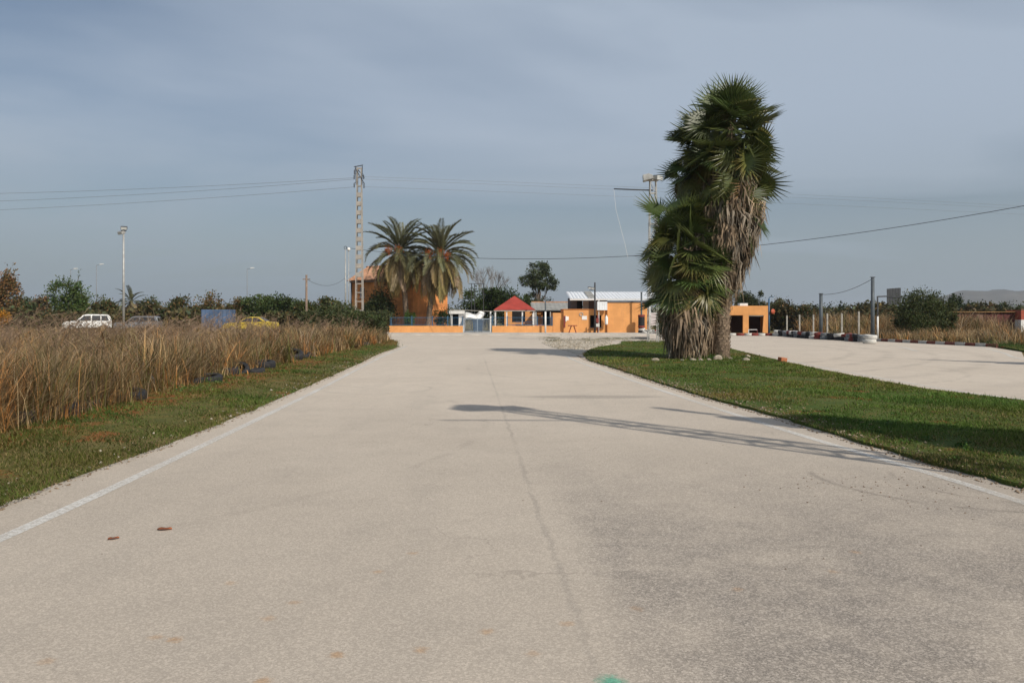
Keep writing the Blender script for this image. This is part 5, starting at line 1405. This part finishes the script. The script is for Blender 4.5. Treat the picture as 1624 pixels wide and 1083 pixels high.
MB().cyl((0, 0, -0.05), (0, 0, Z(500, 76) - 0.1), 0.06, 0.06, 10).build('post', M_TRED, rp)
MB().box(-0.16, 0.16, -0.10, -0.065, 0.55, 0.85).build('plate', M_TWHITE, rp); MB().box(-0.16, 0.1, -0.11, -0.065, 0.95, 1.35).build('plate', M_TRED, rp)
rt = root('red_picnic_table', 'small dark red table in front of the orange block', 'table', (X(908, 75.8), 75.8, 0.1))
MB().box(-0.42, 0.42, -0.25, 0.25, 0.62, 0.70).build('table_top', M_TRED, rt, bevel=0.01)
for sx in (-1, 1): MB().bar((sx * 0.34, -0.1, -0.02), (sx * 0.12, 0.1, 0.62), 0.06).bar((sx * 0.12, -0.1, 0.62), (sx * 0.34, 0.1, -0.02), 0.06).build('leg', M_TRED, rt)

# small orange hut on the right
HD = 82.0
hu = root('orange_hut', 'small flat-roofed orange hut with two dark openings behind the tyres', 'hut', (X(1150, HD), HD, 0.0))
def hx(u): return X(u, HD) - X(1150, HD)
ht = Z(485, HD); ho = Z(500, HD)
w_ = MB().box(hx(1150), hx(1221), 0, 0.3, ho, ht)
for a, b_ in ((1148, 1155), (1178.5, 1187.5), (1211, 1221)): w_.box(hx(a), hx(b_), 0.004, 0.3, -0.05, ho)
w_.box(hx(1150), hx(1150) + 0.3, 0.3, 4, -0.05, ht).box(hx(1221) - 0.3, hx(1221), 0.3, 4, -0.05, ht).box(hx(1150) + .3, hx(1221) - .3, 3.7, 4, -0.05, ht)
w_.build('wall', M_ORANGE, hu)
MB().box(hx(1150) + 0.3, hx(1221) - 0.3, 0.3, 3.7, ht - 0.3, ht - 0.15).build('roof_slab', M_CONC, hu)
MB().box(hx(1150) + 0.3, hx(1221) - 0.3, 2.2, 2.35, -0.05, ht - 0.3).build('inner_wall', pm('dark_red_inner_wall', (0.06, 0.03, 0.022), 0.9, 0.2, 1), hu)
MB().box(hx(1187.5), hx(1211), 0.05, 0.28, ho - 0.1, ho - 0.003).build('lintel', M_GREYROOF, hu)
MB().prism([(0.06 + hx(1211), ho), (hx(1211) - 0.0, ho), (hx(1211) - 0.12, 0.0), (hx(1211), 0)], -0.05, -0.0).build('pier_flare', M_ORANGE, hu)
MB().box(hx(1175), hx(1188), 0.4, 1.2, ht - 0.15, ht + 0.26).build('roof_box', M_WHITE, hu, bevel=0.03)
sgn = MB().lathe([(0.001, 0), (0.24, 0.0), (0.24, 0.02), (0.001, 0.02)], 20)
o = sgn.build('round_sign', pm('sign_red', (0.45, 0.10, 0.05), 0.6, 0.1, 2)); o.rotation_euler = (rad(90), 0, rad(25)); o.location = (X(1225, 76), 75.85, Z(494, 76))
tag(o, 'small round red-orange sign on the blue pole', 'sign')
bf = root('tube_barrier', 'small red and white tube barrier frame by the hut', 'barrier', (X(1194, 68.5), 68.5, 0))
bf_w = 0.36
MB().tube([(-bf_w, 0, 0), (-bf_w, 0, 0.5), (bf_w, 0, 0.5)], 0.03, 6).build('white_tube', M_WHITE, bf)
MB().tube([(bf_w, 0, 0.47), (bf_w, 0, 0)], 0.032, 6).tube([(-bf_w + .04, 0, 0.2), (bf_w, 0, 0.2)], 0.028, 6).build('red_tube', M_TRED, bf)

# rust-red shed and the billboard on the far right
sh = root('rust_red_shed', 'long low rust-red sheet-metal shed on the far right', 'shed', (X(1499, 78), 78, 0))
sw = X(1618.5, 78) - X(1499, 78); shz = Z(494.5, 78)
MB().box(0, sw, 0.05, 4, -0.05, shz - 0.05).build('wall_core', M_RUST, sh)
pn = 22
for i in range(pn):
    x0 = sw * i / pn; MB().box(x0 + 0.015, x0 + sw / pn - 0.015, -0.03 - 0.03 * (i % 2), 0.047, 0.0, shz - 0.06 - 0.02 * (i % 3)).build('panel', M_RUST if i not in (9, 10) else pm('pale_rust_sheet', (0.24, 0.14, 0.11), 0.8, 0.3, 1), sh)
MB().box(-0.2, sw + 0.1, -0.25, 4.2, shz - 0.05, shz + 0.02).build('roof', pm('rusty_roof_sheet', (0.30, 0.17, 0.07), 0.8, 0.3, 1), sh)
cb_ = MB().box(0, 3, 0, 2.4, -0.02, Z(492, 77) - 0.9).build('white_wall', M_WHITE); cb_.location = (X(1619.5, 77), 77, 0)
tag(cb_, 'pale low wall at the right edge of the picture', 'wall')
MB().box(0, 3.0, 0, 2.4, Z(492, 77) - 0.9, Z(492, 77)).build('red_top', pm('bright_red_panel', (0.36, 0.085, 0.05), 0.7, 0.1, 2), cb_)
bb = root('billboard', 'dark billboard seen from behind above the big bush', 'billboard', (X(1418, 100), 100, 0), rad(18))
for i in range(5): MB().box(-1.05 + i * 0.42, -1.05 + i * 0.42 + 0.39, 0, 0.06, Z(484, 100), Z(458, 100) + 0.03 * i).build('panel', M_DARK, bb)
MB().box(-1.1, 1.1, -0.08, -0.004, Z(471.5, 100), Z(469, 100)).bar((-2.6, -0.1, Z(470.8, 100)), (-1.0, -0.1, Z(470, 100)), 0.16).build('cross_beam', M_DARK, bb)
for px_b in (-0.7, 0.25): MB().cyl((px_b, 0.15, 0), (px_b, 0.15, Z(459, 100)), 0.09, 0.09, 8).build('support', M_STEEL, bb)
MB().cyl((-2.6, -0.1, 0), (-2.6, -0.1, Z(470, 100)), 0.1, 0.08, 8).build('support', M_GREYROOF, bb)
# small empty sign frame above the courtyard trees
sf = root('sign_frame', 'thin dark empty sign frame above the courtyard trees', 'frame', (X(743, 92), 92, 0))
fw = X(767, 92) - X(743, 92); z1, z0_ = Z(449.5, 92), Z(462, 92)
MB().box(0, fw, 0, 0.06, z1 - 0.06, z1).box(0, fw, 0, 0.06, z0_, z0_ + 0.05).build('rails', M_DARK, sf)
for q in (0.3, fw * 0.38, fw - 0.06): MB().box(q, q + 0.08, 0.062, 0.13, 0, z1 - 0.003).build('upright', M_DARK, sf)

# wire fence behind the tyre barrier
wf = root('wire_fence', 'wire fence on pale concrete posts behind the tyre barrier', 'fence', (0, 0, 0))
fpos = [(1248, 70.5, 500), (1268, 67.5, 499), (1290, 65, 499), (1312, 62.5, 497), (1335, 60, 497), (1362, 57.5, 494)]
tops = []
for (u, D, v) in fpos:
    MB().box(X(u, D) - 0.05, X(u, D) + 0.05, D - 0.05, D + 0.05, -0.05, Z(v, D)).build('fence_post', M_CONC, wf); tops.append((X(u, D), D - 0.06, Z(v, D)))
wm = MB()
for f_ in (0.25, 0.5, 0.75, 0.97): wm.tube([(x, y, z * f_) for x, y, z in tops], 0.006, 4)
wm.build('wires', M_WIRE, wf)

# ------------------------------------------------------------------ kerb, tyres
kb = root('painted_kerb', 'red and white painted kerb along the outer track', 'kerb', (0, 0, 0))
kp = catmull([(23.75, 53.6), (24.05, 51.0), (24.5, 47.6), (25.0, 45.0), (25.35, 42.8)], 0.2)
kp = np.array(kp); seg = np.concatenate([[0], np.cumsum(np.linalg.norm(np.diff(kp, axis=0), axis=1))]); KL = seg[-1]; nb_ = 14
for i in range(nb_):
    a = np.array([np.interp(KL * (i + 0.02) / nb_, seg, kp[:, k_]) for k_ in (0, 1)]); b_ = np.array([np.interp(KL * (i + 0.98) / nb_, seg, kp[:, k_]) for k_ in (0, 1)])
    MB().bar((*a, 0.06), (*b_, 0.06), 0.16, 0.22).build('kerb_block', M_KWHITE if i % 2 == 0 else M_KRED, kb, bevel=0.015)

def tyre_mesh(mat, R=0.31, w=0.20):
    h = w / 2; ri = R * 0.56
    prof = [(ri, -h * 0.8), (ri + 0.03, -h), (R * 0.86, -h), (R * 0.97, -h * 0.82), (R, -h * 0.45), (R * 0.985, -h * 0.14), (R, 0), (R * 0.985, h * 0.14), (R, h * 0.45), (R * 0.97, h * 0.82), (R * 0.86, h), (ri + 0.03, h), (ri, h * 0.8), (ri + 0.035, h * 0.55), (ri + 0.06, 0), (ri + 0.035, -h * 0.55)]
    return MB().lathe(prof, 22, closed=True).mesh('tyre', mat)
TY = {'white': tyre_mesh(M_TWHITE), 'red': tyre_mesh(M_TRED), 'black': tyre_mesh(M_RUBBER), 'grey': tyre_mesh(M_TGREY)}
def tyre(colr, label, loc, rot=(0, 0, 0), s=1.0, group=None):
    o = link_mesh('tyre', TY[colr]); o.location = loc; o.rotation_euler = rot; o.scale = (s, s, s)
    return tag(o, label, 'tyre', group)
rr = random.Random(9)
# single row in front of the hut
TB = 'tyres of the red and white barrier'
cols7 = ['white', 'red', 'white', 'red', 'white', 'red', 'white']
for i, u in enumerate((1161, 1174, 1187, 1197, 1208, 1219, 1230)):
    D = 68.6 - 0.12 * i
    tyre(cols7[i], f'{cols7[i]} tyre, {ORD[i]} from the fan palms in the single row before the hut', (X(u, D), D, 0.10), (rr.uniform(-.05, .05), rr.uniform(-.05, .05), 0), 1.05, TB)
# double stacks bending towards the camera
path = np.array([(21.9, 67.3), (22.05, 64.5), (21.7, 61.5), (21.75, 58.0), (22.25, 55.2), (22.1, 52.6), (22.0, 51.3)])
pl = np.array(catmull([tuple(p) for p in path], 0.2)); sg = np.concatenate([[0], np.cumsum(np.linalg.norm(np.diff(pl, axis=0), axis=1))])
ns_ = 20
seqc = ['white', 'black', 'grey', 'red', 'white', 'black', 'grey', 'red', 'grey', 'black', 'white', 'red', 'grey', 'black', 'white', 'red', 'grey', 'red', 'black', 'grey']
for i in range(ns_):
    q = sg[-1] * i / (ns_ - 1); x = np.interp(q, sg, pl[:, 0]); y = np.interp(q, sg, pl[:, 1])
    c0 = seqc[i]
    tyre(c0 if rr.random() < 0.8 else 'black', f'bottom tyre of the {ORD[i]} two-high stack counted from the hut', (x, y, 0.115), (rr.uniform(-.05, .05), rr.uniform(-.05, .05), 0), 1.18, TB)
    tyre(c0, f'{c0} top tyre of the {ORD[i]} two-high stack counted from the hut', (x + rr.uniform(-.07, .07), y + rr.uniform(-.07, .07), 0.345), (rr.uniform(-.12, .12), rr.uniform(-.12, .12), 0), 1.15, TB)
# big white pair at the near end
wx, wy = G(1379, 545)
tyre('white', 'lower bright white tyre of the large pair at the near end of the barrier', (wx, wy, 0.135), (0, 0, 0), 1.22, TB)
tyre('white', 'upper bright white tyre of the large pair at the near end of the barrier', (wx + 0.07, wy + 0.03, 0.395), (0.06, 0.03, 0), 1.22, TB)
# tyre column round the pole by the orange block
cx0, cy0 = X(1017, 76), 75.9
col = [('black', 0.0, -0.28, 0.10, 0.0), ('white', 0.02, -0.2, 0.33, 0.13), ('red', 0.0, 0, 0.56, 0.05), ('black', 0, 0, 0.76, 0), ('black', 0, 0, 0.96, 0), ('black', 0, 0, 1.16, 0), ('black', 0, 0, 1.36, 0), ('red', 0, 0, 1.56, 0.05)]
nm = ['black bottom tyre at the foot of the tyre column', 'tilted white tyre near the foot of the tyre column', 'red tyre under the black ones in the tyre column', 'lowest of four black tyres amid the tyre column',
      'second of four black tyres amid the tyre column', 'third of four black tyres amid the tyre column', 'uppermost of four black tyres amid the tyre column', 'red tyre on top of the tyre column']
for (cl_, dx, dy, z, tl), lb in zip(col, nm): tyre(cl_, lb + ' by the orange block', (cx0 + dx, cy0 + dy * 0, z + 0.1), (tl, -tl, 0), 1.05 if cl_ == 'red' else 1.0, 'tyre column by the orange block')
lamp_pole('column_pole', 'grey pole rising out of the tyre column by the orange block', cx0, cy0, 0.1, Z(464, 76) - 0.1, 0.085, 0.08, M_POLE, lambda r, h: MB().box(-.1, .1, -.1, .1, h, h + .04).build('cap', M_DARK, r), cat='pole')
for (u, D, z, c_, lb) in ((1024, 74, 0.24, 'white', 'white tyre leaning left of the lattice tower foot'), (1031, 74.2, 0.22, 'black', 'black tyre seen through the lattice tower foot'), (1036, 74, 0.22, 'white', 'white tyre seen through the lattice tower'), (1043, 73.6, 0.22, 'red', 'dark red tyre right of the lattice tower')):
    tyre(c_, lb, (X(u, D), D, z), (rad(25), rad(12), 0), 1.0)

# half-buried black tyres along the left verge: u, v of centre, tilt, colour, size
bury = [(12, 683, 0.15, 0, 'black', 1.15, 'black tyre cut by the left edge, lowest in the buried row'), (8, 668, 0.28, 0.3, 'black', 1.1, 'black tyre lying on the lowest one at the left edge'),
        (42, 674, 0.1, 0.1, 'black', 1.1, 'black tyre second along the buried row from the left edge'), (84, 668, 0.11, 0.15, 'black', 1.2, 'black tyre third along the buried row, half under dry grass'),
        (122, 655, 0.10, 0.1, 'black', 1.2, 'black tyre behind the third, deep in dry grass'), (96, 661, 0.14, -.1, 'black', 1.0, 'black tyre poking out above the third one'),
        (158, 647, 0.13, 0.25, 'black', 1.25, 'large raised black tyre left of the grey one'), (197, 641, 0.12, 0.1, 'black', 1.25, 'flat black tyre beside red earth below the grey one'),
        (224, 627, 0.20, 1.0, 'grey', 0.85, 'small weathered grey tyre standing upright in the grass'), (265, 621, 0.10, 0.1, 'black', 1.0, 'black tyre behind the pale leafy weeds'),
        (298, 614, 0.09, 0.1, 'black', 1.1, 'black tyre just right of the pale weeds'), (329, 611, 0.10, 0.15, 'black', 1.1, 'black tyre beside the long red earth patch'),
        (326, 600, 0.13, 0.05, 'black', 1.3, 'broad black tyre lying behind the red earth patch'), (355, 599, 0.13, 0.08, 'black', 1.3, 'second broad black tyre behind the red earth patch'),
        (378, 597, 0.14, 0.9, 'black', 0.95, 'tilted black tyre at the end of the broad pair'), (402, 595, 0.06, 0.05, 'black', 1.0, 'low black tyre sunk into the turf mid-row'),
        (415, 588, 0.15, 0.08, 'black', 1.3, 'thick black tyre at mid-row with clear edges'), (439, 577, 0.16, 0.1, 'black', 1.3, 'black tyre with a raised rim near the road end'),
        (462, 574, 0.22, 0.5, 'black', 1.35, 'black tyre leaning up near the road end of the row'), (478, 571, 0.12, 0.2, 'black', 1.2, 'last large black tyre of the row toward the bushes'),
        (575, 549.5, 0.12, 0.1, 'black', 1.2, 'far black tyre under the grey-green bush')]
for (u, v, z, tl, c_, s, lb) in bury:
    x, y = G(u, v); tyre(c_, lb, (x, y, float(left_z(x, y)) + z - 0.075), (tl * 0.7, rr.uniform(-.12, .12), rr.uniform(-.6, .6)), s, 'half-buried tyres along the left verge')

# ------------------------------------------------------------------ cars in the field
def car(name, label, x, y, z, rz, prof, glass, paint, L_w, wheels, group=None):
    """prof: side outline (x,z); glass: list of side window outlines; L_w: half width; wheels: x positions"""
    r = root(name, label, 'car', (x, y, z), rz, group)
    mb = MB(); n = len(prof); hw = L_w
    # loft across the width: narrower above the belt line
    belt = max(p[1] for p in prof) * 0.62
    def hwid(zv): return hw if zv <= belt else hw - 0.16 * (zv - belt) / (max(p[1] for p in prof) - belt)
    vs_ = [(px__, -hwid(pz__), pz__) for px__, pz__ in prof] + [(px__, hwid(pz__), pz__) for px__, pz__ in prof]
    fs = [tuple(range(n))[::-1], tuple(range(n, 2 * n))] + [(i, (i + 1) % n, n + (i + 1) % n, n + i) for i in range(n)]
    b = mb.add(vs_, fs).build('body', paint, r, bevel=0.035)
    for k, gl in enumerate(glass['side']):
        for s in (-1, 1):
            v2 = [(px__, s * (hwid(pz__) + 0.008), pz__) for px__, pz__ in gl]; m = len(gl)
            MB().add(v2, [tuple(range(m)) if s < 0 else tuple(reversed(range(m)))]).build('side_window', M_GLASS, r)
    for (p, q) in glass['ends']:
        d = Vector((q[0] - p[0], 0, q[1] - p[1])).normalized(); nn = Vector((-d.z, 0, d.x)); nn = nn if nn.z > 0 else -nn
        a = Vector((p[0], 0, p[1])) + nn * 0.01; c_ = Vector((q[0], 0, q[1])) + nn * 0.01
        MB().add([(a.x, -hwid(p[1]) + 0.08, a.z), (a.x, hwid(p[1]) - 0.08, a.z), (c_.x, hwid(q[1]) - 0.06, c_.z), (c_.x, -hwid(q[1]) + 0.06, c_.z)], [(0, 1, 2, 3)]).build('windscreen', M_GLASS, r)
    for wx_ in wheels:
        for s in (-1, 1):
            w = MB().lathe([(0.17, -0.1), (0.3, -0.1), (0.33, -0.06), (0.33, 0.06), (0.3, 0.1), (0.17, 0.1)], 20).build('wheel', M_RUBBER, r)
            w.rotation_euler = (rad(90), 0, 0); w.location = (wx_, s * (hw - 0.07), 0.33)
            MB().lathe([(0.001, -0.07), (0.18, -0.085), (0.18, 0.085), (0.001, 0.07)], 16).build('rim', M_STEEL, w)
    fx = min(p[0] for p in prof)
    for s in (-1, 1): MB().box(fx - 0.012, fx + 0.12, s * (hw - 0.3) - 0.14, s * (hw - 0.3) + 0.14, 0.62, 0.76).build('headlight', M_LAMP, r)
    MB().box(fx - 0.06, fx + 0.05, -hw + 0.05, hw - 0.05, 0.36, 0.52).build('bumper', M_DARK, r)
    for s in (-1, 1): MB().box(fx + 1.35, fx + 1.5, s * (hw + 0.1) - 0.07, s * (hw + 0.1) + 0.07, belt - 0.02, belt + 0.14).build('wing_mirror', M_DARK, r)
    return r
suv_prof = [(-2.1, 0.38), (-2.12, 0.75), (-1.95, 0.98), (-0.95, 1.06), (-0.35, 1.62), (0.0, 1.70), (1.75, 1.68), (2.0, 1.55), (2.15, 1.0), (2.15, 0.4)]
suv_gl = {'side': [[(-0.72, 1.1), (-0.28, 1.55), (0.32, 1.58), (0.32, 1.1)], [(0.42, 1.1), (0.42, 1.58), (1.15, 1.58), (1.15, 1.1)], [(1.25, 1.1), (1.25, 1.58), (1.72, 1.55), (1.9, 1.1)]],
          'ends': [((-0.88, 1.12), (-0.40, 1.57)), ((2.12, 1.1), (2.01, 1.5))]}
M_CARW = pm('white_car_paint', (0.74, 0.74, 0.72), 0.3, 0.06, 2, spec=0.5)
M_CARY = pm('yellow_car_paint', (0.58, 0.42, 0.035), 0.35, 0.08, 2, spec=0.5)
M_CARG = pm('grey_car_paint', (0.18, 0.19, 0.21), 0.35, 0.1, 2, spec=0.5)
car('parked_car', 'white estate car parked behind the dry grass on the left', X(138, 80), 80, 0.12, rad(28), suv_prof, suv_gl, M_CARW, 0.86, (-1.35, 1.35), 'cars parked beyond the dry grass')
cp = [(-2.2, 0.42), (-2.25, 0.72), (-2.0, 0.88), (-0.95, 0.98), (-0.30, 1.36), (0.25, 1.46), (0.85, 1.42), (1.45, 1.05), (2.2, 0.98), (2.28, 0.7), (2.22, 0.42)]
cg = {'side': [[(-0.72, 1.02), (-0.25, 1.33), (0.28, 1.40), (0.28, 1.02)], [(0.36, 1.02), (0.36, 1.40), (0.80, 1.36), (1.22, 1.05)]], 'ends': [((-0.88, 1.03), (-0.36, 1.34)), ((1.40, 1.09), (0.92, 1.39))]}
car('parked_car', 'yellow coupe parked behind the dry grass', X(398, 72), 72, 0.12, rad(3), cp, cg, M_CARY, 0.84, (-1.4, 1.4), 'cars parked beyond the dry grass')
car('parked_car', 'dark grey car hidden behind the lamp post in the field', X(219, 83), 83, 0.12, rad(8), suv_prof, suv_gl, M_CARG, 0.84, (-1.35, 1.35), 'cars parked beyond the dry grass').scale = (1, 1, 0.9)
bc = root('blue_container', 'faded blue container left of the yellow car', 'container', (X(343, 76), 76, 0.12), rad(4))
cw = (X(367, 76) - X(320, 76)) / 2; ch = Z(491, 76) - 0.12
M_CBLUE = pm('faded_blue_sheet', (0.09, 0.145, 0.25), 0.65, 0.3, 0.8, dirt=(0.16, 0.17, 0.19))
MB().box(-cw, cw, 0, 1.4, 0.05, ch).build('body', M_CBLUE, bc, bevel=0.02)
for i in range(7): MB().box(-cw + 0.06 + i * 0.38, -cw + 0.38 + i * 0.38, -0.04, -0.003, 0.12, ch - 0.08).build('panel', M_CBLUE, bc)
for s in (-1, 1): MB().box(s * (cw - 0.3) - 0.08, s * (cw - 0.3) + 0.08, 0.1, 1.3, -0.02, 0.047).build('skid', M_DARK, bc)

# ------------------------------------------------------------------ stones, leaves, pebbles
def stone_mesh(seed):
    import bmesh
    bm = bmesh.new(); bmesh.ops.create_icosphere(bm, subdivisions=2, radius=1.0); r_ = random.Random(seed)
    ax_ = [Vector((r_.uniform(-1, 1), r_.uniform(-1, 1), r_.uniform(-1, 1))).normalized() for k in range(9)]; dd = [r_.uniform(0.5, 0.85) for k in range(9)]
    for v in bm.verts:
        for a, d in zip(ax_, dd):
            t = v.co.dot(a)
            if t > d: v.co -= a * (t - d)
        v.co *= 1 + r_.uniform(-.03, .03)
    me = bpy.data.meshes.new('stone'); bm.to_mesh(me); bm.free(); return me
SM = [stone_mesh(k) for k in range(5)]
for m_ in SM: m_.materials.append(M_STONE)
stones = [(1039, 574, 13, 'pale flat stone left of the short palm on the grass'), (1082, 574, 8, 'small stone at the left of the palm-foot row'), (1099, 573.5, 12, 'long low stone under the short palm'), (1112, 573.5, 9, 'rounded stone in the middle of the palm-foot row'),
          (1125, 573, 9, 'small stone left of the largest palm-foot stone'), (1138, 572, 15, 'largest upright pale stone at the foot of the tall palm'), (1158, 571, 8, 'small stone right of the largest palm-foot stone'), (1186, 568, 9, 'upright pale stone right of the tall palm'), (1184, 573.5, 13, 'flat stone in front of the upright one right of the tall palm')]
for i, (u, v, w, lb) in enumerate(stones):
    x, y = G(u, v); s = w / F * y * 0.5; o = link_mesh('stone', SM[i % 5]); o.location = (x, y, IS_Z + s * 0.12); o.scale = (s * 1.15, s, s * (0.95 if i in (5, 7) else 0.6)); o.rotation_euler = (0, 0, i * 1.3)
    tag(o, lb, 'stone', 'stones round the foot of the palms')
x, y = G(1241, 575); s = 11 / F * y * 0.5
tb2 = MB().box(-1.1, 1.1, -0.8, 0.8, -0.6, 0.6).build('terracotta_block', M_TERRA, bevel=0.12); tb2.scale = (s, s, s); tb2.location = (x, y, IS_Z + s * 0.5); tb2.rotation_euler = (0.1, 0.1, 0.4)
tag(tb2, 'broken terracotta block at the edge of the inner track', 'block')
# kerb stones in front of the pavement
lk = MB().box(X(935, 58), X(1030, 58), 57.9, 58.2, -0.02, 0.16).build('stone_ledge', M_CONC); tag(lk, 'low concrete ledge left of the lattice tower', 'ledge')

def pebbles(name, label, pts, s, col, seed):
    rng = np.random.default_rng(seed); n = len(pts)
    o8 = np.array([(1, 0, 0), (-1, 0, 0), (0, 1, 0), (0, -1, 0), (0, 0, 1), (0, 0, -0.6)])
    t8 = np.array([(0, 2, 4), (2, 1, 4), (1, 3, 4), (3, 0, 4), (2, 0, 5), (1, 2, 5), (3, 1, 5), (0, 3, 5)])
    sc = s * (0.35 + rng.random((n, 1, 1)) ** 2 * 1.2); v = (pts[:, None, :] + o8[None] * sc * (0.7 + 0.5 * rng.random((n, 6, 1))) * np.array((1, 1, 0.65))).reshape(-1, 3)
    f = (np.arange(n)[:, None, None] * 6 + t8[None]).reshape(-1, 3)
    c = np.array(col) * (0.65 + 0.6 * rng.random((n, 1)))
    me = arr_mesh(name, v, f, np.repeat(c, 6, 0)); me.materials.append(M_DRY)
    return tag(link_mesh(name, me), label, 'pebbles', kind='stuff')
rng = np.random.default_rng(5)
RE = np.array(catmull(RIGHT_EDGE, 0.5))
def near_edge(n, y0, y1, o0, o1):
    y = y0 + (y1 - y0) * rng.random(n) ** 1.3; x = np.interp(y, RE[:, 1], RE[:, 0]) + o0 + (o1 - o0) * rng.random(n) ** 2
    return np.stack([x, y, np.where(x > np.interp(y, RE[:, 1], RE[:, 0]), IS_Z, 0.0) + 0.006], 1)
pebbles('island_pebbles', 'pale pebbles scattered along the edge of the grass island', np.concatenate([near_edge(420, 6.5, 30, -0.05, 0.7), near_edge(420, 10.5, 20, 0.0, 0.9)]), 0.02, (0.37, 0.30, 0.215), 2)
y = 5.5 + 40 * rng.random(2600) ** 1.4; x = left_edge_x(y) + 0.16 - 0.42 * rng.random(2600)
pebbles('verge_crumbs', 'earth crumbs spilling over the left road edge', np.stack([x, y, np.where(x > left_edge_x(y) - 0.05, 0.003, 0.03)], 1), 0.013, (0.30, 0.22, 0.15), 8)
pebbles('island_crumbs', 'earth crumbs spilling over the right road edge', near_edge(2600, 5.5, 34, -0.16, 0.25), 0.013, (0.30, 0.22, 0.15), 9)
y = 6 + 30 * rng.random(260); x = left_edge_x(y) - 0.02 - 0.5 * rng.random(260) ** 2
pebbles('verge_pebbles', 'pale pebbles scattered along the left road edge', np.stack([x, y, left_z(x, y)], 1), 0.024, (0.48, 0.42, 0.34), 3)
n = 1500; x = 2.0 + 5.5 * rng.random(n); y = 40 + 18 * rng.random(n); k = inside(x, y, np.array(grav)); pebbles('apron_gravel', 'loose pale gravel on the apron beside the road', np.stack([x, y, np.full(n, 0.02)], 1)[k], 0.05, (0.46, 0.40, 0.31), 4)
n = 170; gx = 3.5 + 1.0 * rng.normal(size=n) * 0.45; gy = 7.6 + rng.normal(size=n) * 0.45
pebbles('road_crumbs', 'brown crumbs of earth on the road by the right line', np.stack([gx, gy, np.full(n, 0.001)], 1), 0.008, (0.20, 0.135, 0.085), 6)
n = 90; gy = 4.5 + 14 * rng.random(n); gx = -3.2 + 6.8 * rng.random(n)
pebbles('road_grit', 'sparse dark grit scattered over the road', np.stack([gx, gy, np.full(n, 0.001)], 1), 0.007, (0.20, 0.155, 0.115), 7)

M_DEAD = pm('dead_leaf', (0.36, 0.12, 0.05), 0.8, 0.3, 30)
def dead_leaf(label, u, v, L, rz):
    x, y = G(u, v); mb = MB(); vs_ = []; n = 9
    for i in range(n):
        q = i / (n - 1); w = 0.30 * L * math.sin(math.pi * min(1, q * 0.93 + 0.05)) ** 0.8; zc_ = 0.004 + 0.006 * math.sin(q * 3.1) 
        vs_ += [(q * L - L / 2, -w, zc_ + 0.007), (q * L - L / 2, 0, zc_), (q * L - L / 2, w, zc_ + 0.010 * math.sin(q * 4 + 1) ** 2)]
    fs = []
    for i in range(n - 1):
        for k in (0, 1): fs.append((3 * i + k, 3 * i + k + 3, 3 * i + k + 4, 3 * i + k + 1))
    o = mb.add(vs_, fs, True).build('dead_leaf', M_DEAD); o.location = (x, y, 0.0); o.rotation_euler = (0, 0, rz); thick(o, 0.002)
    return tag(o, label, 'leaf', 'dead leaves on the road')
dead_leaf('longer reddish-brown dead leaf lying on the left of the road', 261, 840, 0.105, 0.15)
dead_leaf('smaller reddish-brown dead leaf near the left line', 180, 855, 0.075, 0.6)

# ------------------------------------------------------------------ far mountain and the air
MD = 2600.0
mv = []; mfx = []; nm_ = 90
for i in range(nm_ + 1):
    u = 1440 + (2600 - 1440) * i / nm_; x = X(u, MD)
    v = np.interp(u, [1440, 1475, 1496, 1520, 1560, 1593, 1624, 1750, 1900, 2200, 2600], [500, 482, 469, 461, 461.5, 459, 462, 450, 462, 470, 500])
    v += 0.7 * math.sin(u * 0.13) + 0.5 * math.sin(u * 0.31)
    zt = Z(v, MD)
    for k in range(6):
        q = k / 5; mv.append((x + 9 * math.sin(i * 1.7 + k), MD - 260 * (1 - q) ** 1.2 + 14 * math.sin(i * 0.9 + k * 2), max(-1, zt * (q ** 0.8) * (1 + (0.06 * math.sin(i * 1.3 + k * 1.9) if k < 5 else 0)))))
    mv.append((x, MD + 500, -1))
for i in range(nm_):
    for k in range(6): mfx.append((i * 7 + k, (i + 1) * 7 + k, (i + 1) * 7 + k + 1, i * 7 + k + 1))
mo = MB().add(mv, mfx, True).build('mountain', pm('mountain_scrub', (0.10, 0.092, 0.075), 0.95, 0.35, 0.012, fine=0.15))
tag(mo, kind='structure')
hz = MB().box(-6100, 6100, -420, 9100, -2.0, 140).build('haze', None)
tag(hz, 'thin pale haze in the air', 'haze', kind='stuff')
hm = bpy.data.materials.new('thin_haze'); t = NT(hm)
vol = t.n('ShaderNodeVolumePrincipled'); vol.inputs['Density'].default_value = 0.00017; vol.inputs['Color'].default_value = (0.80, 0.87, 0.96, 1); vol.inputs['Anisotropy'].default_value = 0.2
o_ = t.n('ShaderNodeOutputMaterial'); t.nt.links.new(vol.outputs[0], o_.inputs['Volume'])
hz.data.materials.clear(); hz.data.materials.append(hm)
